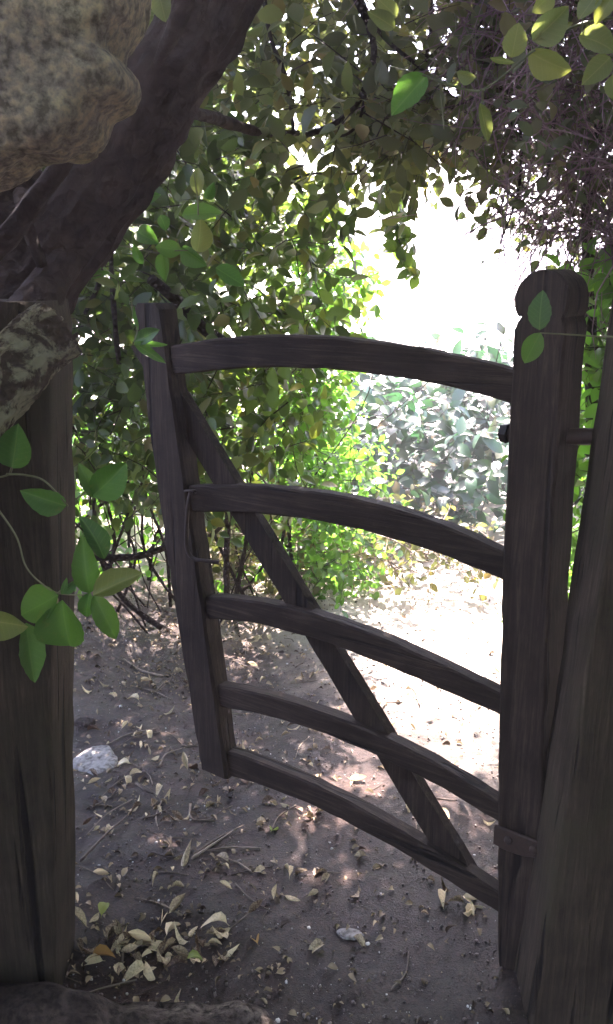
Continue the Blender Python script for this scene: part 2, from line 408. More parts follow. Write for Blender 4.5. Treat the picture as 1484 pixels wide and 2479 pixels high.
def grit_mat():
    m, t, N, L = nt('grit_grains')
    out = N.new('ShaderNodeOutputMaterial')
    a_ = node(N, 'ShaderNodeAttribute', attribute_name='rnd')
    r = ramp(N, [(0.0, (0.035, 0.024, 0.022)), (0.6, (0.12, 0.085, 0.075)), (0.92, (0.20, 0.16, 0.145)), (0.94, (0.5, 0.47, 0.45)), (1.0, (0.72, 0.70, 0.68))]); L.new(a_.outputs['Fac'], r.inputs[0])  # palest grains coloured near white to imitate glints on the soil
    p = node(N, 'ShaderNodeBsdfPrincipled', Roughness=0.35); p.inputs['Specular IOR Level'].default_value = 0.6
    L.new(r.outputs[0], p.inputs['Base Color']); L.new(p.outputs[0], out.inputs[0])
    return m
M_PEB = grit_mat()
M_IRON = plain_mat('rusty_iron', (0.012, 0.01, 0.01), (0.05, 0.03, 0.022), 0.6, 90)
M_DEAD = plain_mat('dead_leaf', (0.09, 0.05, 0.03), (0.80, 0.66, 0.42), 0.5, 14, 0.12)
M_LITTER = plain_mat('crushed_litter', (0.045, 0.028, 0.02), (0.42, 0.32, 0.2), 0.6, 14, 0.1)
M_TWIG = plain_mat('dead_twig', (0.07, 0.05, 0.04), (0.24, 0.19, 0.15), 0.8, 60)
M_TWIGP = plain_mat('glare_tinted_twig', (0.11, 0.055, 0.075), (0.30, 0.18, 0.22), 0.7, 60)  # purple-brown twig colour, lightened and tinted to stand in for glare veil
M_GSTEM = plain_mat('green_stem', (0.10, 0.11, 0.05), (0.20, 0.20, 0.11), 0.5, 60)
LG = [(0.0, (0.024, 0.038, 0.014)), (0.45, (0.045, 0.072, 0.024)), (0.75, (0.07, 0.10, 0.034)), (0.88, (0.10, 0.11, 0.04)), (1.0, (0.12, 0.085, 0.05))]
M_LEAF = leaf_mat('hedge_leaf', LG, (0.125, 0.23, 0.03), 0.40)
M_LEAFN = leaf_mat('near_leaf', [(0, (0.022, 0.085, 0.018)), (0.6, (0.042, 0.135, 0.026)), (1, (0.085, 0.17, 0.035))], (0.14, 0.36, 0.05), 0.42, 0.35, veins=True)
M_LEAFY = leaf_mat('pale_leaf', [(0, (0.09, 0.13, 0.04)), (0.6, (0.13, 0.16, 0.05)), (1, (0.17, 0.19, 0.06))], (0.32, 0.40, 0.09), 0.42, 0.4, veins=True)
M_GLOSS = leaf_mat('glossy_leaf', [(0, (0.007, 0.032, 0.016)), (0.6, (0.016, 0.066, 0.030)), (0.85, (0.05, 0.085, 0.028)), (1, (0.12, 0.08, 0.04))], (0.05, 0.19, 0.06), 0.22, 0.3, 0.6)
M_TOP = leaf_mat('twiggy_leaf', [(0, (0.03, 0.04, 0.02)), (0.5, (0.055, 0.07, 0.03)), (0.8, (0.08, 0.07, 0.04)), (1, (0.10, 0.06, 0.045))], (0.14, 0.2, 0.04), 0.35)
M_BRUSH = leaf_mat('brush_leaf', [(0, (0.05, 0.06, 0.02)), (0.5, (0.09, 0.085, 0.035)), (1, (0.16, 0.11, 0.06))], (0.2, 0.24, 0.05), 0.3)
M_LIME = leaf_mat('lime_leaf', [(0, (0.04, 0.09, 0.018)), (0.6, (0.06, 0.12, 0.025)), (1, (0.10, 0.14, 0.03))], (0.17, 0.42, 0.04), 0.5, fresh=True)
M_CAN = leaf_mat('bough_leaf', [(0, (0.035, 0.05, 0.02)), (0.5, (0.06, 0.08, 0.03)), (0.8, (0.09, 0.10, 0.04)), (1, (0.12, 0.09, 0.05))], (0.19, 0.24, 0.06), 0.42)
M_FAR = leaf_mat('far_leaf', LG, (0.22, 0.36, 0.06), 0.45)

# ------------------------------------------------------------------ leaf geometry
def leaf_template(w=0.5, fold=0.12, curl=0.1, twist=0.0):
    ts = (0.0, 0.12, 0.24, 0.45, 0.68, 0.88, 1.0)
    ws = (0.014, 0.02, 0.30, 0.49, 0.44, 0.20, 0.0)
    V = []; F = []
    for t, h in zip(ts[:-1], ws[:-1]):
        zc = -curl * (t - 0.3) ** 2 * 1.6
        for sgn in (-1, 0, 1):
            V.append((t, sgn * h * w, zc + abs(sgn) * h * w * fold * 2 + twist * sgn * (t - .5) * h))
    V.append((1.0, 0.0, -curl * 0.8))
    n = len(ts) - 1
    for i in range(n - 1):
        a = i * 3; b = a + 3
        F.append((a, a + 1, b + 1, b)); F.append((a + 1, a + 2, b + 2, b + 1))
    a = (n - 1) * 3; tip = len(V) - 1
    F.append((a, a + 1, tip)); F.append((a + 1, a + 2, tip))
    return np.array(V), F
def template_mesh(name, mat, **kw):
    V, F = leaf_template(**kw)
    me = bpy.data.meshes.new(name)
    me.from_pydata([tuple(v) for v in V], [], F)
    me.polygons.foreach_set('use_smooth', [True] * len(F))
    a = me.attributes.new('rnd', 'FLOAT', 'POINT'); a.data.foreach_set('value', [0.0] * len(V))
    me.materials.append(mat)
    return me
def norm(A):
    return A / np.maximum(np.linalg.norm(A, axis=1, keepdims=True), 1e-9)
def frames(A, Nn):
    A = norm(A); B = norm(np.cross(Nn, A)); N2 = np.cross(A, B)
    return A, B, N2
def foliage_mesh(name, P, A, Nn, S, mat, parent, kw):
    tv, tf = leaf_template(**kw)
    A, B, N2 = frames(A, Nn)
    n = len(P); k = len(tv)
    off = np.array(parent.location) if parent else np.zeros(3)
    V = (P[:, None, :] - off) + S[:, None, None] * (tv[None, :, 0:1] * A[:, None, :] + tv[None, :, 1:2] * B[:, None, :] + tv[None, :, 2:3] * N2[:, None, :])
    V = V.reshape(-1, 3)
    sizes = np.array([len(f) for f in tf]); flat = np.array([i for f in tf for i in f])
    loops = (flat[None, :] + (np.arange(n) * k)[:, None]).reshape(-1)
    tot = np.tile(sizes, n); start = np.concatenate(([0], np.cumsum(tot)[:-1]))
    me = bpy.data.meshes.new(name)
    me.vertices.add(len(V)); me.vertices.foreach_set('co', V.astype(np.float32).ravel())
    me.loops.add(len(loops)); me.loops.foreach_set('vertex_index', loops.astype(np.int32))
    me.polygons.add(len(tot)); me.polygons.foreach_set('loop_start', start.astype(np.int32)); me.polygons.foreach_set('loop_total', tot.astype(np.int32))
    me.update(calc_edges=True)
    me.polygons.foreach_set('use_smooth', np.ones(len(tot), bool))
    a = me.attributes.new('rnd', 'FLOAT', 'POINT'); a.data.foreach_set('value', np.repeat(RNG.random(n), k).astype(np.float32))
    o = link(name, me, parent, mat)
    return o
def leaf_objects(P, A, Nn, S, meshes, parent):
    A, B, N2 = frames(A, Nn)
    L = np.array(parent.location)
    for i in range(len(P)):
        o = bpy.data.objects.new('leaf', meshes[i % len(meshes)])
        s = S[i]; p = P[i] - L
        o.matrix_basis = Matrix(((A[i, 0] * s, B[i, 0] * s, N2[i, 0] * s, p[0]), (A[i, 1] * s, B[i, 1] * s, N2[i, 1] * s, p[1]), (A[i, 2] * s, B[i, 2] * s, N2[i, 2] * s, p[2]), (0, 0, 0, 1)))
        o.parent = parent
        COL.objects.link(o)

def twigs_mesh(name, B0, D, Ln, R, droop, mat, parent, kind='stuff'):
    """many thin three-sided twigs, two bends each, one mesh"""
    n = len(B0)
    off = np.array(parent.location)
    D = norm(D)
    side = norm(np.cross(D, np.tile([0.13, 0.31, 0.94], (n, 1)))); s2 = np.cross(D, side)
    ts = (0.0, 0.4, 0.75, 1.0); rs = (1.0, 0.75, 0.5, 0.2)
    wob = RNG.normal(0, 0.05, (n, 3))
    rings = []
    for t, r in zip(ts, rs):
        c = B0 + D * (Ln * t)[:, None] + wob * (Ln * math.sin(math.pi * t))[:, None] * 2 - np.array([0, 0, 1]) * (droop * Ln * t * t)[:, None]
        for k in range(3):
            th = 2 * math.pi * k / 3
            rings.append(c + (side * math.cos(th) + s2 * math.sin(th)) * (R * r)[:, None])
    V = np.stack(rings, 1) - off          # n,12,3
    F = []
    for i in range(3):
        for k in range(3):
            F.append((i * 3 + k, i * 3 + (k + 1) % 3, (i + 1) * 3 + (k + 1) % 3, (i + 1) * 3 + k))
    F = np.array(F)
    loops = (F.reshape(-1)[None, :] + (np.arange(n) * 12)[:, None]).reshape(-1)
    tot = np.full(n * 9, 4); start = np.arange(n * 9) * 4
    me = bpy.data.meshes.new(name)
    me.vertices.add(n * 12); me.vertices.foreach_set('co', V.astype(np.float32).ravel())
    me.loops.add(len(loops)); me.loops.foreach_set('vertex_index', loops.astype(np.int32))
    me.polygons.add(n * 9); me.polygons.foreach_set('loop_start', start.astype(np.int32)); me.polygons.foreach_set('loop_total', tot.astype(np.int32))
    me.update(calc_edges=True)
    a = me.attributes.new('rnd', 'FLOAT', 'POINT'); a.data.foreach_set('value', np.repeat(RNG.random(n), 12).astype(np.float32))
    o = link(name, me, parent, mat)
    o['kind'] = kind
    return wob

def in_poly(px, py, poly):
    inside = np.zeros(len(px), bool)
    n = len(poly)
    for i in range(n):
        x1, y1 = poly[i]; x2, y2 = poly[(i + 1) % n]
        c = ((y1 > py) != (y2 > py)) & (px < (x2 - x1) * (py - y1) / (y2 - y1 + 1e-12) + x1)
        inside ^= c
    return inside
def sample_volume(poly, Y0, Y1, n, zmin=0.02, density=None):
    """points spread through the space seen through poly between two distances"""
    us = [p[0] for p in poly]; vs = [p[1] for p in poly]
    out = []
    got = 0
    while got < n:
        m = n * 3
        U = RNG.uniform(min(us), max(us), m); V = RNG.uniform(min(vs), max(vs), m); Y = (RNG.random(m) * (Y1 ** 3 - Y0 ** 3) + Y0 ** 3) ** (1 / 3)
        ok = in_poly(U, V, poly)
        U, V, Y = U[ok], V[ok], Y[ok]
        a = (U - CU) / FOC; b = -(V - CV) / FOC
        dy = CP + b * SP; dz = -SP + b * CP; t = Y / dy
        P = np.stack([a * t, Y, EYE + dz * t], 1)
        keep = P[:, 2] > zmin
        if density is not None: keep &= RNG.random(len(P)) < density(P)
        P = P[keep]
        out.append(P); got += len(P)
    return np.concatenate(out)[:n]

def make_plant(name, label, cat, base, P, leaf_len, mat, stem_mat, per_twig=9, twig_len=0.2, out_dir=None, wkw=None, n_ind=300, group=None, twig_r=0.0016, up=0.5, droop=0.25, base_r=0, nbias=(0, 0, 1), nsd=0.55):
    """an Empty with leaf parts (those that show largest), the rest of the leaves as one part, and its twigs"""
    root = empty(name, base, label, cat, group)
    wkw = wkw or dict(w=0.52, fold=0.14, curl=0.14)
    n = len(P)
    D = RNG.normal(0, 1, (n, 3)); D[:, 2] = D[:, 2] * 0.6 + 0.15
    if out_dir is not None: D = D + out_dir(P)
    D = norm(D)
    Ln = twig_len * RNG.uniform(0.6, 1.3, n)
    R = twig_r * RNG.uniform(0.7, 1.5, n)
    wob = twigs_mesh('twig_mass', P, D, Ln, R, droop, stem_mat, root)
    LP = []; LA = []; LN = []; LS = []
    side = norm(np.cross(D, RNG.normal(0, 1, (n, 3))))
    s2 = np.cross(D, side)
    for j in range(per_twig):
        t = (j + 0.6 + RNG.uniform(-0.25, 0.25, n)) / per_twig
        t = 0.12 + 0.9 * np.clip(t, 0, 1)
        th = j * 2.4 + RNG.uniform(-0.5, 0.5, n)
        w = side * np.cos(th)[:, None] + s2 * np.sin(th)[:, None]
        c = P + D * (Ln * t)[:, None] + wob * (Ln * np.sin(np.pi * np.clip(t, 0, 1)))[:, None] * 2 - np.array([0, 0, 1.]) * (droop * Ln * t * t)[:, None]
        a = norm(w * RNG.uniform(0.7, 1.1, n)[:, None] + D * RNG.uniform(0.3, 0.9, n)[:, None] + np.array([0, 0, -0.25]))
        if nsd < 0.52:
            nb = np.array(nbias, float); nb = nb / np.linalg.norm(nb); a = norm(a - 0.7 * (a @ nb)[:, None] * nb)
        nn = norm(RNG.normal(0, nsd, (n, 3)) + np.array(nbias, float) * up + D * 0.5 * (nsd / 0.55))
        LP.append(c); LA.append(a); LN.append(nn); LS.append(leaf_len * RNG.uniform(0.6, 1.25, n))
    LP = np.concatenate(LP); LA = np.concatenate(LA); LN = np.concatenate(LN); LS = np.concatenate(LS)
    u, v, f = project(LP + LA * LS[:, None] * 0.5)
    vis = (u > 5) & (u < 1479) & (v > 5) & (v < 2474) & (f > 0.1)
    score = np.where(vis, LS / np.maximum(f, 0.1) ** 1.6, 0)
    order = np.argsort(-score)
    k = int(min(n_ind, (score > 0).sum()))
    ind, rest = order[:k], order[k:]
    meshes = [template_mesh('leaf', mat, **dict(wkw, curl=wkw['curl'] * c, fold=wkw['fold'] * q)) for c, q in ((0.4, 1), (1.2, 0.7), (2.0, 1.4))]
    leaf_objects(LP[ind], LA[ind], LN[ind], LS[ind], meshes, root)
    if len(rest):
        fo = foliage_mesh('leaf_mass', LP[rest], LA[rest], LN[rest], LS[rest], mat, root, wkw)
        fo['kind'] = 'stuff'
    return root

# ------------------------------------------------------------------ the ground
def axis_pts(lo, hi, step, far_lo, far_hi, grow=1.35):
    a = list(np.arange(lo, hi + 1e-9, step))
    s = step * 2; x = hi
    while x < far_hi: x += s; s *= grow; a.append(x)
    s = step * 2; x = lo
    while x > far_lo: x -= s; s *= grow; a.insert(0, x)
    return np.array(a)
gx = axis_pts(-0.95, 1.0, 0.0095, -300, 300)
gy = axis_pts(1.15, 4.0, 0.0105, -60, 600)
GX, GY = np.meshgrid(gx, gy)
GZ = ground_h(GX, GY)
nx, ny = len(gx), len(gy)
gv = np.stack([GX, GY, GZ], 2).reshape(-1, 3)
idx = np.arange(nx * ny).reshape(ny, nx)
quads = np.stack([idx[:-1, :-1], idx[:-1, 1:], idx[1:, 1:], idx[1:, :-1]], 2).reshape(-1, 4)
gm = bpy.data.meshes.new('ground')
gm.vertices.add(len(gv)); gm.vertices.foreach_set('co', gv.astype(np.float32).ravel())
gm.loops.add(quads.size); gm.loops.foreach_set('vertex_index', quads.ravel().astype(np.int32))
gm.polygons.add(len(quads)); gm.polygons.foreach_set('loop_start', (np.arange(len(quads)) * 4).astype(np.int32)); gm.polygons.foreach_set('loop_total', np.full(len(quads), 4, np.int32))
gm.update(calc_edges=True)
gm.polygons.foreach_set('use_smooth', np.ones(len(quads), bool))
ground = link('ground', gm, None, M_SOIL); tag(ground, 'brown dirt path strewn with dead leaves and twigs', kind='structure')

# ------------------------------------------------------------------ gate
H0 = at(1225, 1500, 1.50); L0 = at(420, 1400, 1.97)
GO = Vector((H0.x, H0.y, 0.0))
ES = Vector((L0.x - H0.x, L0.y - H0.y, 0)).normalized()
EN = Vector((0, 0, 1)).cross(ES)                 # towards the camera
GRZ = math.atan2(ES.y, ES.x)
def gp(U, V, yoff=0.0):
    """where the ray meets the gate's plane, as (distance from the heel, height)"""
    d = ray(U, V); o = GO + EN * yoff
    t = ((o - Vector((0, 0, EYE))).dot(EN)) / d.dot(EN)
    p = Vector((0, 0, EYE)) + d * t
    return ((p - GO).dot(ES), p.z)
gate = empty('gate', (GO.x, GO.y, 0.0), 'dark weathered five-bar wooden gate standing half open, with curved bars and round-headed heel', 'gate', rz=GRZ)

def slab(name, secs, y_front, y_back, mat, parent, along='x', c=0.004, wob=0.0015, n_y=1, kids=None):
    """a board: secs = [(a, lo, hi)] along one axis, chamfered section, slight wobble"""
    V = []; F = []
    m = 8
    for i, (a, lo, hi) in enumerate(secs):
        e = 0.0
        sec = [(lo + c, y_front), (hi - c, y_front), (hi, y_front - c), (hi, y_back + c), (hi - c, y_back), (lo + c, y_back), (lo, y_back + c), (lo, y_front - c)]
        for (w, y) in sec:
            q = Vector((a, y, w)) if along == 'x' else Vector((w, y, a))
            k = q + Vector((3.1, 7.7, 1.3))
            dx = mnoise.noise(k * 21) * wob + mnoise.noise(k * 60) * wob * 0.5; dy = mnoise.noise((k + Vector((9, 9, 9))) * 21) * wob
            if along == 'x': q.z += dx; q.y += dy
            else: q.x += dx; q.y += dy
            V.append(q)
    n = len(secs)
    for i in range(n - 1):
        for k in range(m):
            k2 = (k + 1) % m
            f = (i * m + k, i * m + k2, (i + 1) * m + k2, (i + 1) * m + k)
            F.append(f if along == 'x' else f[::-1])
    F.append(tuple(range(m)) if along != 'x' else tuple(reversed(range(m)))); F.append(tuple((n - 1) * m + k for k in (reversed(range(m)) if along != 'x' else range(m))))
    o = mesh_obj(name, V, F, mat, parent, smooth=False, off=False)
    bm = bmesh.new(); bm.from_mesh(o.data); bmesh.ops.recalc_face_normals(bm, faces=bm.faces); bm.to_mesh(o.data); bm.free()
    return o

BF, BB = -0.012, -0.047
bars = [
    ([(395, 845), (550, 818), (740, 808), (900, 820), (1050, 845), (1240, 885)], [(395, 912), (560, 897), (740, 890), (850, 894), (1000, 922), (1100, 945), (1235, 975)]),
    ([(440, 1172), (600, 1168), (740, 1178), (900, 1205), (1050, 1245), (1220, 1318)], [(450, 1240), (560, 1241), (740, 1257), (900, 1290), (1050, 1340), (1215, 1405)]),
    ([(470, 1438), (600, 1440), (720, 1458), (830, 1490), (1000, 1555), (1210, 1655)], [(470, 1500), (600, 1508), (720, 1535), (800, 1562), (1000, 1640), (1205, 1730)]),
    ([(500, 1638), (600, 1655), (740, 1690), (840, 1725), (1000, 1792), (1207, 1914)], [(505, 1710), (640, 1732), (800, 1785), (930, 1840), (1100, 1925), (1207, 1993)]),
    ([(520, 1793), (650, 1830), (740, 1865), (900, 1942), (1085, 2050), (1200, 2122)], [(500, 1868), (600, 1890), (740, 1945), (900, 2030), (1000, 2082), (1100, 2140), (1200, 2212)]),
]
def smooth_fit(pts):
    pts = sorted(pts); xs = np.array([p[0] for p in pts]); zs = np.array([p[1] for p in pts])
    return np.polyfit(xs, zs, 3)
for bt, bb in bars:
    T = [gp(u, v, BB) for u, v in bt]; Bm = [gp(u, v, BF) for u, v in bb]
    ct, cb = smooth_fit(T), smooth_fit(Bm)
    s1 = max(p[0] for p in T) + 0.015; s0 = min(p[0] for p in T) - 0.03
    secs = [(s, float(np.polyval(cb, s)), float(np.polyval(ct, s))) for s in np.linspace(s0, s1, 36)]
    slab('bar', secs, BF, BB, M_WOODX, gate, 'x', 0.004, 0.0022)

# latch stile (far end)
left = [(325, 735), (330, 850), (355, 1000), (385, 1200), (410, 1400), (440, 1600), (465, 1750), (489, 1868)]
right = [(385, 735), (397, 845), (432, 1000), (452, 1200), (480, 1420), (512, 1640), (536, 1790), (545, 1850)]
cl = np.polyfit([gp(*p)[1] for p in left], [gp(*p)[0] for p in left], 2)
cr = np.polyfit([gp(*p)[1] for p in right], [gp(*p)[0] for p in right], 2)
zt = gp(360, 735)[1]; zb = gp(500, 1868)[1]
secs = [(z, float(np.polyval(cr, z)), float(np.polyval(cl, z))) for z in np.linspace(zb, zt - 0.012, 34)]
secs += [(zt, secs[-1][1] + 0.01, secs[-1][2] - 0.008)]
slab('latch_stile', secs, 0.0, -0.055, M_WOODZ, gate, 'z', 0.006, 0.003)

# heel stile with its rounded head
lp = [(1250, 800), (1240, 900), (1232, 1000), (1225, 1200), (1218, 1400), (1213, 1600), (1210, 1900), (1205, 2050), (1202, 2250), (1212, 2345)]
ch = np.polyfit([gp(*p)[1] for p in lp], [gp(*p)[0] for p in lp], 2)
ztop = gp(1330, 652)[1]; zneck = gp(1262, 765)[1]; zs2 = gp(1250, 800)[1]
WH = 0.088
secs = []
for z in np.linspace(gh(GO.x, GO.y) - 0.03, zs2, 40):
    l = float(np.polyval(ch, z)); secs.append((z, l - WH, l))
lb = secs[-1][2]
for z, dl, dr in ((zs2 + 0.012, -0.004, 0.002), (zneck, -0.011, 0.006)):
    secs.append((z, lb - WH + dr, lb + dl))
hc = lb - WH / 2; rad = (ztop - zneck) / 1.55; zc = ztop - rad
for a in np.linspace(-34, 88, 18):
    a = math.radians(a)
    w = rad * math.cos(a) * 0.98
    secs.append((zc + rad * math.sin(a), hc - w, hc + w))
slab('heel_stile', secs, 0.004, -0.10, M_WOODZ, gate, 'z', 0.004, 0.003)

# diagonal brace
bl = [(400, 920), (505, 1160), (545, 1245), (660, 1450), (720, 1540), (830, 1725), (930, 1840), (1060, 2010), (1150, 2100)]
br = [(455, 905), (565, 1160), (615, 1245), (740, 1465), (805, 1565), (950, 1775), (1080, 1915), (1190, 2050), (1215, 2080)]
fl = [gp(u, v, -0.03) for u, v in bl]; fr_ = [gp(u, v, -0.055) for u, v in br]
V = []; F = []
kl_ = np.polyfit([p[1] for p in fl[:8]], [p[0] for p in fl[:8]], 1); kr_ = np.polyfit([p[1] for p in fr_[:8]], [p[0] for p in fr_[:8]], 1)
BW = float(np.mean([np.polyval(kl_, p[1]) - np.polyval(kr_, p[1]) for p in fl[1:7]]))
for i, z in enumerate(np.linspace(fl[0][1] + 0.07, gp(1200, 2165, -0.03)[1], 31)):
    for (p, q) in ((np.polyval(kl_, z), -0.03), (np.polyval(kl_, z) - BW, -0.03), (np.polyval(kl_, z) - BW, -0.055), (np.polyval(kl_, z), -0.055)):
        V.append(Vector((float(p) + mnoise.noise(Vector((i * 0.7, q * 50, float(p) * 9))) * 0.003, q, z)))
for i in range(30):
    for k in range(4):
        F.append((i * 4 + k, i * 4 + (k + 1) % 4, (i + 1) * 4 + (k + 1) % 4, (i + 1) * 4 + k))
F.append((3, 2, 1, 0)); F.append((120, 121, 122, 123))
o = mesh_obj('brace', V, F, M_WOODZ, gate, smooth=False, off=False)
bm = bmesh.new(); bm.from_mesh(o.data); bmesh.ops.recalc_face_normals(bm, faces=bm.faces)
bm.to_mesh(o.data); bm.free()

# iron latch loop hung on the second bar, and its staple
def gl(U, V, yoff):
    s, z = gp(U, V, yoff); return Vector((s, yoff, z))
V, F = tube_geo([gl(462, 1188, 0.004), gl(455, 1225, 0.012), gl(451, 1290, 0.014), gl(453, 1330, 0.014), gl(468, 1352, 0.012), gl(500, 1358, 0.006), gl(530, 1362, -0.01)], [0.0048] * 4, seg=30, sides=8, bump=0.03)
latch = mesh_obj('latch_loop', V, F, M_IRON, gate, off=False)
V, F = tube_geo([gl(448, 1192, -0.012), gl(450, 1188, 0.008), gl(470, 1188, 0.008), gl(474, 1192, -0.012)], [0.003] * 3, seg=14, sides=8, bump=0)
mesh_obj('staple', V, F, M_IRON, latch, off=False)
# hinges: an eye bolt through the heel at the top, a strap at the foot
def gworld(s, y, z): return GO + ES * s + EN * y + Vector((0, 0, z))
def to_local(p):
    d = Vector(p) - GO; return Vector((d.dot(ES), d.dot(EN), p[2]))
hl = gl(1222, 1056, 0.006)
hr = to_local(at(1452, 1058, 1.47))
V, F = tube_geo([hl + Vector((0.022, -0.03, 0.0)), hl + Vector((-0.06, -0.05, 0)), hr], [0.014, 0.014, 0.014], seg=12, sides=10, bump=0.05)
hinge = mesh_obj('hinge', V, F, M_IRON, gate, off=False)
bm = bmesh.new(); bmesh.ops.create_cone(bm, cap_ends=True, segments=6, radius1=0.019, radius2=0.016, depth=0.014, matrix=Matrix.Translation(hl + Vector((0.012, -0.03, 0))) @ Matrix.Rotation(math.pi / 2, 4, 'Y'))
me = bpy.data.meshes.new('nut'); bm.to_mesh(me); bm.free(); link('nut', me, hinge, M_IRON)
s, z = gp(1225, 2022)
secs = [(a, z - 0.02 + 0.006 * math.sin(a * 40), z + 0.02) for a in np.linspace(s + 0.02, s - 0.10, 12)][::-1]
hinge2 = slab('hinge', secs, 0.012, 0.0045, M_IRON, gate, 'x', 0.002, 0.002)
for k in (0.0, -0.05):
    bm = bmesh.new(); bmesh.ops.create_uvsphere(bm, u_segments=10, v_segments=6, radius=0.009, matrix=Matrix.Translation((s - 0.01 + k, 0.013, z)) @ Matrix.Diagonal((1, 0.6, 1, 1)))
    me = bpy.data.meshes.new('bolt'); bm.to_mesh(me); bm.free(); link('bolt', me, hinge2, M_IRON)

# ------------------------------------------------------------------ gateposts
def post(name, label, Lpts, Rpts, Yf, Yb, mat, c=0.007, wob=0.006, zbase=None, ztop=None, YL=None):
    LL = [at(u, v, YL or Yf) for u, v in Lpts]; RR = [at(u, v, Yf) for u, v in Rpts]
    kl = np.polyfit([p.z for p in LL], [p.x for p in LL], 1); kr = np.polyfit([p.z for p in RR], [p.x for p in RR], 1)
    z0 = zbase; z1 = ztop
    cx = float(np.polyval(kl, 0.0) + np.polyval(kr, 0.0)) / 2
    root = empty(name, (cx, (Yf + Yb) / 2, 0), label, 'gatepost')
    V = []; F = []; n = 70; m = 20
    rows = list(np.linspace(z0, z1, n))
    for i, z in enumerate(rows):
        a, b = float(np.polyval(kl, z)), float(np.polyval(kr, z))
        k = 1 - 0.12 * max(0, (i - n + 3)) / 3
        per = [(a, Yf + c), (a + c * .4, Yf + c * .4), (a + c, Yf)] + [(a + c + (b - a - 2 * c) * t, Yf) for t in (.2, .4, .6, .8)] + [(b - c, Yf), (b - c * .4, Yf + c * .4), (b, Yf + c)] + \
              [(b, Yf + c + (Yb - Yf - 2 * c) * t) for t in (.33, .66)] + [(b, Yb - c), (b - c, Yb)] + [(b - c + (a + 2 * c - b) * t, Yb) for t in (.33, .66)] + [(a + c, Yb), (a, Yb - c)] + [(a, Yb - c - (Yb - Yf - 2 * c) * t) for t in (.33, .66)]
        mx_, my_ = (a + b) / 2, (Yf + Yb) / 2
        for (x, y) in per:
            x = mx_ + (x - mx_) * k; y = my_ + (y - my_) * k
            q = Vector((x, y, z * 0.18)) * 24
            d = mnoise.noise(q) * wob + mnoise.noise(q * 3) * wob * 0.5 - max(0, mnoise.noise(Vector((x * 60, y * 60, z * 1.5 + 4))) - 0.25) * wob * 2
            V.append(Vector((x + max(-1, min(1, (x - mx_) / 0.08)) * d * 0.6, y + (y - my_) / 0.08 * d * 0.9, z)))
    m = len(per)
    for i in range(n - 1):
        for k in range(m):
            F.append((i * m + k, i * m + (k + 1) % m, (i + 1) * m + (k + 1) % m, (i + 1) * m + k))
    F.append(tuple(reversed(range(m)))); F.append(tuple((n - 1) * m + k for k in range(m)))
    mesh_obj('shaft', V, F, mat, root)
    return root
post('gatepost', 'broad dark mossy wooden gatepost along the left edge beneath the leaning trunk', [(-190, 750), (-170, 1500), (-150, 2350)], [(118, 750), (125, 1500), (132, 2350)], 1.38, 1.535, M_POSTG, zbase=-0.1, ztop=1.30)
post('gatepost', 'leaning grey wooden gatepost at the right edge that carries the gate hinges', [(1478, 850), (1446, 1000), (1415, 1200), (1372, 1430), (1330, 1700), (1290, 2000), (1245, 2400)], [(1850, 850), (1800, 1430), (1720, 2400)], 1.33, 1.47, M_POSTL, zbase=-0.2, ztop=1.5, YL=1.465)

# ------------------------------------------------------------------ overhanging rock, leaning trunk, broken branch
def pillow(outline, Yc, depth, n_lat=18, n_out=110, nz=0.012, freq=9, center=None, kexp=0.45, kback=0.45, crag=0.0):
    O = catmull([at(u, v, Yc) for u, v in outline] + [at(*outline[0], Yc)], n_out)[:-1]
    c = at(*center, Yc) if center else sum(O, Vector()) / len(O)
    V = []; F = []
    for j in range(1, n_lat):
        a = -math.pi / 2 + math.pi * j / n_lat
        k = math.cos(a) ** (kexp if a < 0 else kback)
        for p in O:
            q = c + (p - c) * k + Vector((0, math.sin(a) * depth, 0))
            d = mnoise.noise(q * freq) * nz + mnoise.noise(q * freq * 3) * nz * 0.45 + mnoise.noise(q * freq * 9) * nz * 0.15
            if crag: d -= crag * (max(0.0, 0.22 - abs(mnoise.noise(q * 7))) * 3 + max(0.0, 0.16 - abs(mnoise.noise(q * 19 + Vector((3, 1, 2))))) * 1.5)
            dirv = (q - c).normalized()
            V.append(q + dirv * d)
    n = n_out
    for j in range(n_lat - 2):
        for k in range(n):
            F.append((j * n + k, j * n + (k + 1) % n, (j + 1) * n + (k + 1) % n, (j + 1) * n + k))
    V.append(c + Vector((0, -depth, 0))); V.append(c + Vector((0, depth, 0)))
    for k in range(n):
        F.append((len(V) - 2, (k + 1) % n, k)); F.append((len(V) - 1, (n_lat - 2) * n + k, (n_lat - 2) * n + (k + 1) % n))
    return V, F
outl = [(372, -60), (352, 60), (322, 120), (305, 160), (318, 175), (338, 205), (338, 255), (300, 285), (272, 300), (256, 350), (225, 388), (180, 408), (130, 404), (100, 412), (40, 450), (-20, 490), (-120, 560), (-260, 560), (-420, 300), (-420, -200), (-200, -420), (150, -420), (340, -250)]
V, F = pillow(outl, 1.12, 0.11, center=(-40, 40), n_lat=44, n_out=220, nz=0.005, freq=12, kexp=0.10, kback=0.9, crag=0.016)
rock = mesh_obj('overhanging_rock', V, F, M_ROCK); tag(rock, 'large rough speckled rock jutting in over the leaning trunk at the top left corner', 'rock')
# the rock bank it sits on, beyond the left edge
V, F = pillow([(-330, 300), (-260, 900), (-230, 1600), (-260, 2500), (-700, 2700), (-1200, 2300), (-1300, 1000), (-1000, 300), (-600, 100)], 1.15, 0.3, nz=0.03)
bank = mesh_obj('rock_bank', V, F, M_ROCK); tag(bank, 'rock bank that carries the overhanging rock', kind='structure')

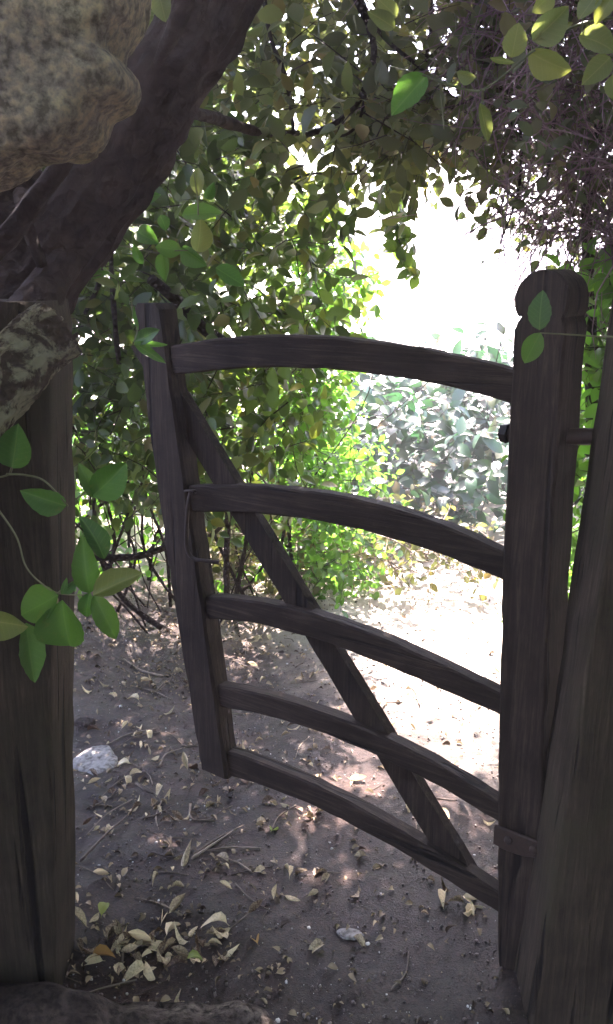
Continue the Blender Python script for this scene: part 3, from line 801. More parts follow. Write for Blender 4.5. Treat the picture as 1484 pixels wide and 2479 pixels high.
tree = empty('leaning_tree', (-0.62, 1.75, 0), 'thick dark tree trunk leaning diagonally behind the overhanging rock', 'tree')
tp = [Vector((-0.86, 1.72, -0.1)), Vector((-0.80, 1.66, 0.5)), at(-90, 880, 1.62), at(100, 662, 1.6), at(262, 424, 1.58), at(361, 264, 1.56), at(444, 134, 1.55), at(546, -30, 1.55), at(640, -220, 1.6), at(760, -500, 1.7)]
tube('trunk', tp, [0.12, 0.11, 0.09, 0.072, 0.069, 0.066, 0.063, 0.060, 0.057, 0.05], M_BARK, tree, seg=170, sides=56, bump=0.06, freq=14, ridge=0.20)
tube('branch', [at(-60, 660, 1.38), at(20, 570, 1.36), at(80, 490, 1.35), at(145, 405, 1.33), at(200, 300, 1.32)], [0.018, 0.017, 0.015, 0.013, 0.012], M_BARK, tree, seg=30, sides=10, bump=0.1, freq=30)
tube('branch', [at(50, 470, 1.60), at(62, 530, 1.5), at(78, 585, 1.49), at(100, 640, 1.49), at(110, 700, 1.52)], [0.012, 0.012, 0.011, 0.009, 0.008], M_BARK, tree, seg=20, sides=8)
tube('limb', [at(140, 680, 1.64), at(50, 610, 1.66), at(-40, 500, 1.68), at(-140, 250, 1.7), at(-180, -300, 1.75)], [0.09, 0.115, 0.125, 0.11, 0.07], M_BARK, tree, seg=60, sides=30, bump=0.08, freq=11, ridge=0.1)
tube('branch', [at(215, 520, 1.62), at(165, 620, 1.56), at(120, 690, 1.5), at(60, 760, 1.44), at(-30, 850, 1.42)], [0.022, 0.03, 0.034, 0.034, 0.04], M_BARK, tree, seg=30, sides=12, bump=0.12, freq=20)
tube('branch', [at(400, 330, 1.6), at(430, 275, 1.62), at(500, 281, 1.75), at(560, 300, 1.9), at(640, 322, 2.1), at(720, 322, 2.3)], [0.014, 0.012, 0.011, 0.011, 0.009, 0.007], M_BARK, tree, seg=30, sides=8)
tube('branch', [at(470, -90, 1.38), at(440, 20, 1.37), at(418, 80, 1.40), at(392, 130, 1.46), at(372, 190, 1.56)], [0.014, 0.013, 0.012, 0.010, 0.008], M_BARK, tree, seg=20, sides=8)

stub = empty('broken_branch', (-0.9, 1.2, 0.9), 'broken branch stub with pale lichen patches jutting across the left gatepost', 'branch')
sp = [at(-330, 1180, 1.1), at(-130, 1030, 1.16), at(-20, 940, 1.2), at(60, 860, 1.24), at(140, 795, 1.27)]
V, F = tube_geo(sp, [0.062, 0.056, 0.052, 0.05, 0.044], seg=90, sides=48, bump=0.10, freq=16, ridge=0.07)
mesh_obj('limb', V, F, M_LICHEN, stub)
# torn splinters round the broken end
V, F = [], []
endp = sp[-1]; dirv = (sp[-1] - sp[-2]).normalized()
for k in range(14):
    th = k / 14 * 6.283; a = dirv.cross(Vector((0, 1, 0))).normalized(); b = dirv.cross(a)
    w = (a * math.cos(th) + b * math.sin(th)) * random.uniform(0.02, 0.036)
    tube_geo([endp + w - dirv * 0.02, endp + w + dirv * random.uniform(0.003, 0.016)], [0.009, 0.003], seg=4, sides=5, bump=0.2, freq=60, V=V, F=F)
mesh_obj('splinters', V, F, M_LICHEN, stub)

# ------------------------------------------------------------------ stone sill at the foot of the picture
xs = np.linspace(-1.15, 0.06, 120)
V = []; F = []; m = 15
for i, x in enumerate(xs):
    fade = sstep(0.06, -0.12, x) * 1.0
    for k in range(m):
        a = math.pi * (1 - k / (m - 1))
        y = 1.30 + 0.085 * math.cos(a) * (1 + 0.3 * mnoise.noise(Vector((x * 6, 2, 0))))
        hh = 0.030 + 0.060 * sstep(-0.30, -0.50, x) + 0.024 * mnoise.noise(Vector((x * 14, 0, 3)))
        z = -0.15 + (0.15 + hh) * (max(0, math.sin(a)) ** 0.5) if math.cos(a) < 0 else -0.05 + (0.05 + hh) * (max(0, math.sin(a)) ** 0.5)
        z = z * fade - (1 - fade) * 0.10
        q = Vector((x, y, z))
        d = mnoise.noise(Vector((x * 9, y * 22, z * 22))) * 0.022 + mnoise.noise(Vector((x * 30, y * 60, z * 60))) * 0.010
        V.append(q + Vector((0, -d * 0.6, d)))
for i in range(len(xs) - 1):
    for k in range(m - 1):
        F.append((i * m + k, (i + 1) * m + k, (i + 1) * m + k + 1, i * m + k + 1))
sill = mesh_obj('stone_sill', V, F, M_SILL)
wa = sill.data.attributes.new('edge_highlight', 'FLOAT', 'POINT')
wa.data.foreach_set('value', [float(sstep(-0.42, -0.2, v[0]) * sstep(0.08, -0.04, v[0]) * math.exp(-((i % m - 9.5 - 2.2 * mnoise.noise(Vector((v[0] * 16, 4, 1)))) / 1.0) ** 2)) for i, v in enumerate(V)])  # mask of the pale highlight painted along the rear edge
tag(sill, 'rough dark stone sill along the bottom left of the gateway, weathered uneven', 'sill')

# ------------------------------------------------------------------ shrubs
# evergreen shrub on the left behind the gate
poly = [(-500, 60), (380, 60), (500, 230), (650, 400), (770, 470), (775, 560), (770, 620), (800, 660), (760, 720), (780, 780), (750, 850), (710, 930), (730, 1000), (700, 1100), (660, 1180), (600, 1200), (450, 1200), (300, 1190), (180, 1210), (-500, 1260)]
P = sample_volume(poly, 2.25, 3.4, 1750, 0.3)
shrub = make_plant('evergreen_shrub', 'big leafy evergreen shrub filling the left behind the open gate', 'shrub', (-0.55, 2.8, 0), P, 0.062, M_LEAF, M_STEM, per_twig=9, twig_len=0.2, base_r=0.05)
def stems(root, lst, mat=M_STEM, sides=8):
    for pts, r0, r1 in lst:
        tube('stem', pts, [r0, (r0 + r1) / 2, r1], mat, root, seg=22, sides=sides, bump=0.12, freq=25)
S_ = [([at(365, 675, 2.2), at(430, 730, 2.25), at(480, 785, 2.3), at(540, 830, 2.35)], 0.013, 0.016),
      ([at(268, 600, 2.3), at(272, 700, 2.3), at(280, 800, 2.3), at(288, 880, 2.32)], 0.006, 0.008),
      ([at(250, 640, 2.35), at(235, 700, 2.35), at(205, 760, 2.35)], 0.008, 0.005),
      ([at(150, 1372, 2.5), at(230, 1350, 2.5), at(330, 1347, 2.55), at(440, 1310, 2.65)], 0.012, 0.010),
      ([at(225, 1180, 2.6), at(240, 1340, 2.62), at(300, 1450, 2.68), at(390, 1520, 2.72)], 0.006, 0.010),
      ([at(550, 1130, 3.2), at(552, 1250, 3.2), at(548, 1360, 3.2), at(550, 1450, 3.2)], 0.010, 0.013),
      ([at(460, 1315, 3.0), at(520, 1290, 3.05), at(560, 1240, 3.1), at(600, 1170, 3.1)], 0.008, 0.006),
      ([at(610, 1120, 3.3), at(605, 1250, 3.3), at(585, 1370, 3.3), at(570, 1450, 3.3)], 0.007, 0.010),
      ([at(720, 1130, 3.3), at(700, 1260, 3.3), at(708, 1370, 3.3), at(720, 1450, 3.3)], 0.006, 0.009)]
stems(shrub, S_)
for _ in range(60):
    x = random.uniform(-1.6, 0.0); y = random.uniform(3.05, 3.9)
    p = Vector((x, y, gh(x, y) - 0.02)); lean = random.uniform(-0.45, 0.45); ly = random.uniform(-0.25, 0.2)
    pts = [p]; h = 0
    for k in range(4):
        h = random.uniform(0.18, 0.34)
        lean += random.uniform(-0.7, 0.7)
        p = p + Vector((lean * h, ly * h + random.uniform(-.04, .04), h)); pts.append(p)
    r = random.uniform(0.002, 0.0065)
    tube('stem', pts, [r * 1.3, r, r * 0.5], M_STEM, shrub, seg=16, sides=6, bump=0.1, freq=30)
    for q in range(random.choice((1, 2, 3))):
        b0 = pts[random.choice((1, 2, 3))]
        d = Vector((random.uniform(-1, 1), random.uniform(-0.5, 0.5), random.uniform(-0.1, 0.8))) * 0.3
        tube('stem', [b0, b0 + d * 0.5 + Vector((0, 0, random.uniform(-.03, .05))), b0 + d], [r * 0.6, r * 0.45, r * 0.2], M_STEM, shrub, seg=10, sides=5, bump=0.1, freq=30)

# overhead boughs across the top
poly = [(380, -700), (1350, -700), (1290, 270), (1150, 330), (1080, 345), (1000, 375), (900, 370), (820, 430), (700, 440), (560, 330), (430, 260)]
P = np.concatenate([sample_volume(poly, 2.0, 3.1, 580, 0.3), sample_volume([(840, 230), (1210, 230), (1150, 320), (1100, 350), (1000, 385), (880, 385)], 2.1, 3.1, 100, 0.3)])
canopy = make_plant('overhanging_shrub', 'leafy boughs arching over the gateway with sky showing through', 'shrub', (0.1, 2.9, 1.5), P, 0.062, M_CAN, M_STEM, per_twig=8, twig_len=0.2, droop=0.4)
C_ = [([at(845, -40, 2.3), at(890, 60, 2.3), at(905, 120, 2.3), at(890, 200, 2.3), at(850, 268, 2.3), at(800, 305, 2.3), at(740, 328, 2.3)], 0.009, 0.007),
      ([at(635, -40, 2.3), at(655, 90, 2.3), at(695, 200, 2.3), at(712, 330, 2.3)], 0.006, 0.005),
      ([at(860, -30, 2.4), at(920, 80, 2.4), at(1000, 150, 2.4), at(1060, 200, 2.4)], 0.006, 0.004),
      ([at(1040, -40, 2.5), at(1045, 60, 2.5), at(1030, 150, 2.5)], 0.007, 0.005),
      ([at(890, 200, 2.35), at(870, 290, 2.35), at(840, 325, 2.35), at(800, 330, 2.35)], 0.004, 0.003),
      ([at(700, 440, 2.7), at(760, 420, 2.7), at(860, 420, 2.7), at(900, 380, 2.7)], 0.004, 0.003)]
stems(canopy, C_)
# hanging sprig in the opening
hang = [at(930, 400, 2.9), at(945, 500, 2.9), at(965, 580, 2.9), at(1000, 660, 2.9)]

# twiggy hedge at the upper right
poly = [(1100, -700), (2300, -700), (2300, 760), (1500, 620), (1390, 590), (1290, 540), (1230, 500), (1205, 450), (1230, 380), (1180, 300), (1120, 220)]
P = sample_volume(poly, 2.0, 3.3, 3000, 0.3)
thick = make_plant('twiggy_hedge', 'dense twiggy hedge, tinted purplish for glare, overhead at the upper right behind the round-headed post', 'hedge', (1.2, 2.8, 0), P, 0.042, M_TOP, M_TWIGP, per_twig=7, twig_len=0.26, droop=0.3, twig_r=0.0022)
Q = sample_volume(poly, 2.0, 3.0, 8000, 0.3)
D = RNG.normal(0, 1, (len(Q), 3)) + np.array([-0.2, -0.2, -0.4])
twigs_mesh('bare_twig_mass', Q, D, RNG.uniform(0.1, 0.42, len(Q)), RNG.uniform(0.001, 0.0026, len(Q)), 0.2, M_TWIGP, thick)
T_ = [([at(1255, 250, 2.2), at(1262, 380, 2.2), at(1250, 480, 2.2), at(1210, 590, 2.2)], 0.004, 0.002),
      ([at(1330, 150, 2.3), at(1340, 300, 2.3), at(1320, 450, 2.3)], 0.006, 0.004),
      ([at(1450, 300, 2.5), at(1420, 500, 2.5), at(1430, 800, 2.5), at(1440, 1500, 2.6)], 0.012, 0.02),
      ([at(1560, 300, 2.6), at(1540, 700, 2.6), at(1560, 1500, 2.6)], 0.015, 0.025),
      ([at(1180, 100, 2.4), at(1230, 220, 2.4), at(1240, 380, 2.4)], 0.005, 0.003)]
stems(thick, T_)

# shrub glimpsed between the heel and the right-hand gatepost
poly = [(1450, 640), (1900, 640), (1900, 1500), (1400, 1470), (1410, 1000)]
P = sample_volume(poly, 2.1, 3.0, 800, 0.1)
make_plant('lime_shrub', 'bright lime-green shrub glimpsed between the round-headed heel and the right gatepost', 'shrub', (1.1, 2.7, 0), P, 0.055, M_LIME, M_STEM, per_twig=9, twig_len=0.2)

# glossy bush in the sun beyond the gate
def bushP(n):
    out = []
    while len(out) < n:
        x = random.uniform(0.05, 2.6); y = random.uniform(4.1, 6.3)
        top = 0.62 + 0.30 * sstep(0.1, 0.9, x) - 0.0 + 0.22 * float(vnoise(x, y, 2.2, 9)) * 2
        z = random.uniform(0.18, 1) * top
        d = ((y - 5.2) / 1.15) ** 2 + (z / top) ** 2 * 0.75
        if d < 1: out.append((x, y, z))
    return np.array(out)
glossy = make_plant('laurel_bush', 'low bush of glossy leaves glaring in the sun beyond the gate', 'bush', (1.2, 5.2, 0), bushP(900), 0.115, M_GLOSS, M_STEM, per_twig=9, twig_len=0.26, wkw=dict(w=0.42, fold=0.12, curl=0.2), up=1.0, nbias=(0.0, -0.42, 0.9), nsd=0.5)
G_ = [([at(870, 1440, 4.1), at(920, 1385, 4.15), at(970, 1350, 4.2), at(1050, 1330, 4.3)], 0.018, 0.012),
      ([at(845, 1420, 4.2), at(850, 1360, 4.2), at(838, 1300, 4.2), at(830, 1250, 4.3)], 0.012, 0.008),
      ([at(960, 1430, 4.6), at(955, 1340, 4.6), at(930, 1260, 4.6)], 0.010, 0.007),
      ([at(1090, 1400, 4.6), at(1060, 1310, 4.6), at(1090, 1220, 4.6)], 0.012, 0.007)]
stems(glossy, G_)
# small lime shrub, plus lime leaves painting the evergreen shrub's sunlit edge
poly = [(700, 1180), (860, 1050), (900, 1150), (850, 1280), (870, 1400), (800, 1450), (730, 1430), (690, 1300)]
P = np.concatenate([sample_volume(poly, 3.2, 3.8, 200, 0.03), sample_volume([(730, 560), (820, 590), (870, 660), (830, 730), (850, 790), (790, 880), (800, 1000), (790, 1100), (700, 1120), (740, 900), (740, 700)], 3.0, 3.6, 230, 0.03)])
make_plant('lime_shrub_and_lit_edge', 'yellow-green shrub by the path, with lime leaves colouring in the sunlit edge of the evergreen shrub', 'shrub', (0.1, 3.7, 0), P, 0.045, M_LIME, M_STEM, per_twig=9, twig_len=0.15)

# brushy undergrowth below the bush and low growth behind the evergreen shrub
poly = [(540, 1230), (800, 1240), (1000, 1270), (1240, 1340), (1100, 1390), (1000, 1395), (880, 1425), (800, 1430), (560, 1430), (440, 1420), (440, 1240)]
P = sample_volume(poly, 3.4, 4.6, 420, 0.04)
make_plant('brushwood', 'brown twiggy brushwood under the glossy bush at the far edge of the path', 'undergrowth', (0.3, 4.1, 0), P, 0.05, M_BRUSH, M_TWIG, per_twig=6, twig_len=0.26, twig_r=0.003)
P = np.stack([RNG.uniform(-2.4, 0.1, 460), RNG.uniform(3.5, 5.2, 460), RNG.random(460) ** 1.3 * 0.8 + 0.03], 1)
P = np.concatenate([P, np.stack([RNG.uniform(-2.6, -0.1, 380), RNG.uniform(4.1, 5.4, 380), RNG.random(380) * 0.7 + 0.03], 1)])
make_plant('low_growth', 'low sunlit growth behind the evergreen shrub, seen below its leaves beside the latch stile', 'undergrowth', (-1.1, 4.4, 0), P, 0.065, M_LIME, M_STEM, per_twig=9, twig_len=0.2, n_ind=250)
# tall tree added above the top of the picture to shade the gateway
P = np.concatenate([np.stack([RNG.uniform(-2.8, -0.2, 1500), RNG.uniform(3.0, 5.6, 1500), RNG.uniform(2.35, 4.2, 1500)], 1),
                    np.stack([RNG.uniform(-1.2, 2.4, 1100), RNG.uniform(1.4, 3.0, 1100), RNG.uniform(2.45, 3.4, 1100)], 1),
                    np.stack([RNG.uniform(-1.2, 1.0, 330), RNG.uniform(2.9, 3.6, 330), RNG.uniform(2.6, 3.4, 330)], 1)])
tall = make_plant('added_shade_tree', 'tall leafy tree added to shade the evergreen shrub and the gateway', 'tree', (-1.3, 4.3, 0), P, 0.085, M_LEAF, M_STEM, per_twig=9, twig_len=0.3, n_ind=120)
tube('trunk', [(-1.3, 4.3, -0.1), (-1.25, 4.25, 1.0), (-1.1, 4.1, 2.2), (-0.9, 3.7, 3.4)], [0.09, 0.075, 0.06, 0.03], M_BARK, tall, seg=30, sides=12, bump=0.1)  # trunk of the added shade tree
# unseen hedge added behind and beside the viewer to cut the fill light
def shade_hedgeP(n):
    a = RNG.uniform(-0.15, math.pi + 0.15, n); r = RNG.uniform(1.0, 1.5, n)
    y = RNG.uniform(-3.6, 1.7, n)
    P = np.stack([np.cos(a) * r * 1.55, y, np.sin(a) * r * 2.1 + 0.1], 1)
    m = n // 5
    B = np.stack([RNG.uniform(-2.0, 2.0, m), RNG.uniform(-4.2, -3.2, m), RNG.uniform(0.9, 3.0, m)], 1)
    R_ = np.stack([RNG.uniform(0.95, 1.6, m), RNG.uniform(0.0, 1.25, m), RNG.uniform(0.05, 2.6, m)], 1)  # right-hand masses added out of view to darken the heel's side face
    R2 = np.stack([RNG.uniform(1.2, 1.8, m), RNG.uniform(1.2, 2.0, m), RNG.uniform(0.05, 2.4, m)], 1)
    P = np.concatenate([P, B, R_, R2])
    return P[P[:, 2] > 0.05]
make_plant('added_shade_hedge', 'unseen dense hedge added around the viewer to shade the near side of the path', 'hedge', (0, -1.2, 0), shade_hedgeP(2600), 0.12, M_LEAF, M_STEM, per_twig=9, twig_len=0.35, n_ind=0)

# trees standing far beyond in the sun
def tree_far(x, y, h, r, label):
    P = []
    while len(P) < 420:
        v = Vector((random.gauss(0, 1), random.gauss(0, 1), random.gauss(0, 1))).normalized() * (random.random() ** 0.4)
        p = Vector((x + v.x * r, y + v.y * r, h * 0.55 + v.z * h * 0.45))
        if mnoise.noise(p * 0.7) > -0.15: P.append(p)
    t = make_plant('broadleaf_tree', label, 'tree', (x, y, 0), np.array(P), 0.22, M_FAR, M_STEM, per_twig=9, twig_len=0.6, n_ind=0, twig_r=0.006)
    tube('trunk', [(x, y, -0.1), (x + 0.1, y, h * 0.3), (x, y, h * 0.8)], [0.2, 0.15, 0.06], M_BARK, t, seg=12, sides=10)
tree_far(-5.2, 12, 4.0, 2.2, 'sunlit tree far beyond the evergreen shrub, nearest the leaning trunk')
tree_far(-2.3, 15, 5.0, 2.4, 'tall pale tree far beyond the middle of the evergreen shrub')
tree_far(7.5, 14, 6.0, 3.0, 'sunlit tree far beyond the twiggy hedge on the right')

# ------------------------------------------------------------------ near sprigs, leaf by leaf
def sprig(name, label, Y, stem_list, leaves, mat, seed=0, group=None):
    """leaves: (base U, base V, tip U, tip V, width, [turn])"""
    rr = random.Random(seed)
    b = at(*stem_list[0][0], Y)
    root = empty(name, b, label, 'sprig', group)
    for pts in stem_list:
        n = len(pts)
        tube('stem', [at(u, v, Y + 0.01 * math.sin(i * 1.3)) for i, (u, v) in enumerate(pts)], [0.0018, 0.0014, 0.001], M_GSTEM, root, seg=max(8, 5 * n), sides=6, bump=0.05)
    for lf in leaves:
        bu, bv, tu, tv, w = lf[:5]
        mt = lf[5] if len(lf) > 5 and lf[5] else mat
        y1 = Y + rr.uniform(-0.02, 0.02)
        p0 = at(bu, bv, Y + rr.uniform(-0.01, 0.01)); p1 = at(tu, tv, y1)
        ln = (p1 - p0).length
        wr = w / math.hypot(tu - bu, tv - bv)
        tocam = (Vector((0, 0, EYE)) - p0).normalized()
        A = (p1 - p0).normalized()
        Nn = tocam - A * tocam.dot(A); Nn.normalize()
        ang = rr.uniform(-0.5, 0.5)
        Nn = Matrix.Rotation(ang, 3, A) @ Nn
        # a finer blade than the hedge leaves: ribs, slightly wavy rim
        Vv = []; Ff = []
        nt_, nw = 12, 6
        ph = rr.uniform(0, 6); fold = rr.uniform(0.08, 0.42); curl = rr.uniform(-0.12, 0.38)
        for i in range(nt_ + 1):
            t = i / nt_
            hw = wr * 0.5 * (math.sin(math.pi * min(1, t) ** 0.82) ** 0.75 if 0 < t < 1 else 0.0)
            hw = max(hw, 0.012 if t < 0.5 else 0.0)
            for k in range(nw + 1):
                s = -1 + 2 * k / nw
                x = t - curl * 0.2 * t; yv = s * hw * (1 + 0.03 * math.sin(t * 37 + ph))
                zv = abs(s) ** 1.3 * hw * fold * 2.2 - curl * (t - 0.4) ** 2 * 1.5 + 0.015 * math.sin(t * 14 + ph + s) * abs(s)
                Vv.append((x, yv, zv))
        for i in range(nt_):
            for k in range(nw):
                a = i * (nw + 1) + k
                Ff.append((a, a + 1, a + nw + 2, a + nw + 1))
        me = bpy.data.meshes.new('leaf'); me.from_pydata(Vv, [], Ff); me.polygons.foreach_set('use_smooth', [True] * len(Ff)); me.materials.append(mt)
        o = bpy.data.objects.new('leaf', me); COL.objects.link(o)
        Bv = Nn.cross(A); p = p0 - Vector(root.location)
        o.matrix_basis = Matrix(((A.x * ln, Bv.x * ln, Nn.x * ln, p.x), (A.y * ln, Bv.y * ln, Nn.y * ln, p.y), (A.z * ln, Bv.z * ln, Nn.z * ln, p.z), (0, 0, 0, 1)))
        o.parent = root
    return root

sprig('leafy_sprig', 'sprig of big shiny green leaves hanging before the left gatepost', 1.17,
      [[(-60, 1150), (-10, 1225), (40, 1300), (62, 1370), (100, 1412), (145, 1437), (215, 1440)], [(15, 1148), (60, 1150), (110, 1166), (165, 1225)], [(140, 1437), (165, 1418), (190, 1405)], [(30, 1130), (18, 1150), (-30, 1160)]],
      [(30, 1132, 45, 1025, 78), (160, 1225, 46, 1188, 66), (225, 1202, 312, 1118, 84), (232, 1206, 190, 1118, 40), (256, 1352, 195, 1240, 56), (216, 1440, 196, 1292, 62), (225, 1440, 348, 1384, 66, M_LEAFY),
       (228, 1440, 286, 1556, 52), (216, 1436, 206, 1502, 40), (150, 1456, 168, 1574, 104), (142, 1440, 56, 1488, 78), (62, 1508, 82, 1650, 62), (-45, 1500, 70, 1515, 72, M_LEAFY), (150, 1436, 192, 1404, 26), (150, 1440, 162, 1398, 14), (140, 1445, 108, 1538, 16, M_DEAD)], M_LEAFN, 3)
sprig('leafy_sprig', 'sprig with one bright yellow-green leaf in front of the evergreen shrub', 1.75,
      [[(235, 580), (300, 596), (380, 612), (440, 606), (490, 612)], [(480, 520), (478, 480), (470, 420)]],
      [(478, 614, 490, 521, 58, M_LEAFY), (440, 600, 502, 642, 46), (440, 606, 376, 598, 42), (392, 612, 402, 682, 34), (522, 648, 592, 692, 52), (480, 472, 478, 400, 36, M_LEAFY), (500, 482, 518, 440, 24), (388, 520, 404, 560, 34), (330, 560, 385, 590, 40), (300, 480, 390, 470, 40), (440, 520, 540, 510, 44), (345, 640, 320, 590, 26)], M_LEAFN, 5)
sprig('leafy_sprig', 'thin sprig of small paired leaves hanging from the leaning trunk foot', 1.6,
      [[(235, 582), (225, 620), (214, 668), (245, 665)]], [(228, 668, 216, 622, 28), (214, 669, 266, 658, 17), (240, 660, 232, 610, 16)], M_LEAFN, 6)
sprig('leafy_sprig', 'three small leaves spread against the top of the latch stile', 1.86,
      [[(318, 720), (322, 760), (332, 800), (324, 828)]], [(325, 828, 386, 798, 34), (325, 829, 410, 836, 15), (325, 831, 402, 880, 24), (334, 800, 320, 738, 10)], M_LEAFN, 8)
sprig('leafy_sprig', 'two bright leaves on a thin stem lying against the round-headed heel of the gate', 1.34,
      [[(1500, 816), (1440, 814), (1380, 810), (1308, 806)]], [(1305, 799, 1312, 700, 62), (1308, 806, 1268, 882, 48)], M_LEAFN, 9)
sprig('leafy_sprig', 'spray of large pale backlit leaves hanging in the top right corner', 1.25,
      [[(1500, 40), (1400, 60), (1320, 105), (1285, 128), (1240, 165), (1190, 205), (1150, 220), (1080, 205), (1030, 184), (940, 160)], [(1065, 190), (1070, 250), (1075, 312)], [(1170, 216), (1168, 240), (1166, 255)], [(1160, 222), (1120, 215), (1060, 195)], [(1420, -30), (1412, 30), (1408, 85)], [(1500, 130), (1480, 135)]],
      [(1280, 128, 1386, 178, 74, M_LEAFY), (1238, 140, 1256, 54, 68, M_LEAFY), (1290, 100, 1385, 12, 88), (1300, 96, 1385, 58, 30, M_LEAFY), (1402, 84, 1500, 122, 68, M_LEAFY), (1478, 138, 1408, 206, 62), (1186, 140, 1246, 152, 15, M_LEAFY), (1032, 182, 946, 280, 74, M_LEAFN), (1152, 186, 1104, 176, 34), (1162, 250, 1182, 346, 34), (1450, -20, 1400, 48, 50), (1484, -10, 1440, 60, 50), (1340, -20, 1290, 30, 46), (1480, 180, 1490, 250, 40)], M_LEAFY, 11)
sprig('leafy_sprig', 'pair of pale leaves at the top edge above the curved dark bough', 1.5,
      [[(980, -30), (965, 20), (960, 40), (890, 20)]], [(962, 42, 912, -6, 44), (956, 68, 888, 24, 42), (1000, -10, 960, -40, 40)], M_LEAFY, 12)
sprig('leafy_sprig', 'single green leaf poking out between the overhanging rock and the trunk', 1.2,
      [[(372, -40), (385, -10)]], [(385, -14, 402, 54, 48)], M_LEAFY, 13)
# sprig hanging down into the bright opening
hs = empty('hanging_sprig', at(930, 400, 2.9), 'dark leafy sprig dangling in the bright opening above the gate', 'sprig')
tube('stem', hang, [0.003, 0.0025, 0.0015], M_STEM, hs, seg=20, sides=6)
HC = catmull(hang, 44)
HP = np.array([tuple(p + Vector((random.uniform(-.02, .02), random.uniform(-.05, .05), random.uniform(-.02, .02)))) for p in HC for _ in (0, 1)])
HA = RNG.normal(0, 1, (len(HP), 3)) + np.array([0, 0, -0.6]); HN = RNG.normal(0, 0.6, (len(HP), 3)) + np.array([0, -0.6, 0.4])
leaf_objects(HP, HA, HN, RNG.uniform(0.04, 0.065, len(HP)), [template_mesh('leaf', M_LEAF, w=0.62, fold=0.12, curl=0.15)], hs)

# ------------------------------------------------------------------ things lying on the path
def flat_stone(name, U, V_, rx, ry, h, mat, label, cat, group=None, rz=0, seed=0):
    p = on_ground(U, V_)
    bm = bmesh.new(); bmesh.ops.create_icosphere(bm, subdivisions=4, radius=1)
    for v in bm.verts:
        q = v.co.copy()
        k = 1 + 0.22 * mnoise.noise(q * 1.3 + Vector((seed, 0, 0))) + 0.10 * mnoise.noise(q * 4 + Vector((seed, 3, 0)))
        q.z = math.copysign(abs(q.z) ** 0.6, q.z)
        v.co = Vector((q.x * rx * k, q.y * ry * k, q.z * h * (1 + 0.3 * mnoise.noise(q * 3 + Vector((0, seed, 0))))))
    me = bpy.data.meshes.new(name); bm.to_mesh(me); bm.free()
    me.polygons.foreach_set('use_smooth', [True] * len(me.polygons))
    o = link(name, me, None, mat); o.location = p + Vector((0, 0, h * 0.35)); o.rotation_euler = (random.uniform(-.1, .1), random.uniform(-.1, .1), rz)
    return tag(o, label, cat, group)
flat_stone('stone', 228, 1848, 0.062, 0.075, 0.010, M_PALE, 'pale grey flat stone on the dirt beside the left gatepost', 'stone', seed=2)
flat_stone('stone', 205, 1752, 0.03, 0.02, 0.012, M_STEP, 'small dark stone half hidden by the left gatepost', 'stone', seed=5)
flat_stone('stone', 850, 2262, 0.028, 0.018, 0.004, M_PALE, 'flat pale stone set flush in the path below the lowest gate bar', 'stone', seed=7)
dead_me = [template_mesh('dead_leaf', M_DEAD, w=w, fold=f, curl=c, twist=t) for w, f, c, t in ((0.40, 0.7, 0.5, 0.3), (0.32, 1.1, -0.5, -0.4), (0.46, 0.5, 0.8, 0.2), (0.22, 1.4, 0.5, 0.6), (0.36, -0.9, 0.3, 0.5), (0.26, -0.8, -0.7, 0.3))]
def lay_leaf(U, V_, ln, mesh, rz, tilt=0.3, name='dead_leaf', label=None, group=None, p=None, lift=0.006):
    p = p or on_ground(U, V_)
    o = bpy.data.objects.new(name, mesh); COL.objects.link(o)
    o.location = (p[0], p[1], gh(p[0], p[1]) + lift)
    o.rotation_euler = (random.uniform(-tilt, tilt) * 1.4, random.uniform(-tilt, tilt), rz); o.scale = (ln, ln, ln)
    if not label:
        x, y = p[0], p[1]
        gline = 1.5 + (0.36 - x) * 0.68          # where the gate stands
        if y < 1.56 and x < 0.05: z = ('dry dead leaf in the drift behind the stone sill', 'dead leaves behind the stone sill')
        elif y < gline: z = ('dry dead leaf on the shaded dirt in front of the gate', 'dead leaves in front of the gate')
        elif x < -0.3: z = ('dry dead leaf on dark dirt between latch stile and left gatepost', 'dead leaves beyond the latch stile')
        else: z = ('dry dead leaf on the dirt seen between the gate bars', 'dead leaves beyond the gate bars')
        label, group = z
    return tag(o, label, 'leaf', group)
traced = [(1078, 2160, .05), (1095, 2166, .04), (1115, 2172, .045), (1140, 2186, .05), (1158, 2196, .055), (1175, 2200, .045), (1128, 2194, .04), (1010, 2090, .03), (320, 1783, .05), (372, 1862, .055), (255, 1955, .045), (392, 1972, .05), (448, 1992, .04), (510, 1915, .045), (530, 1882, .045), (870, 2145, .05), (755, 2128, .055), (702, 2132, .05), (405, 2222, .055), (505, 2275, .055), (358, 2340, .055),
          (440, 2110, .06), (680, 1940, .04), (796, 1968, .035), (985, 1940, .05), (620, 1538, .07), (640, 1550, .06), (600, 1560, .06), (625, 1525, .05), (415, 1632, .05), (340, 1700, .05), (760, 1790, .05), (650, 1690, .06), (735, 1640, .05), (700, 1600, .05),
          (610, 2115, .045), (470, 2330, .05), (420, 2315, .06), (300, 2290, .05), (270, 2120, .04), (395, 1905, .04), (310, 2310, .05), (380, 2290, .06), (460, 2290, .05), (340, 2265, .06), (290, 2335, .05), (520, 2330, .05), (240, 2290, .05), (840, 1890, .05), (1150, 1950, .06), (1110, 1935, .05), (1090, 1990, .05)]
for u, v, l in traced:
    lay_leaf(u, v, l, random.choice(dead_me), random.uniform(0, 6.28), 0.35)
for _ in range(44):
    lay_leaf(random.uniform(195, 560), random.uniform(2235, 2350), random.uniform(0.025, 0.06), random.choice(dead_me), random.uniform(0, 6.28), 0.4)
for _ in range(26):
    lay_leaf(random.uniform(200, 600), random.uniform(1770, 2000), random.uniform(0.025, 0.055), random.choice(dead_me), random.uniform(0, 6.28), 0.4)
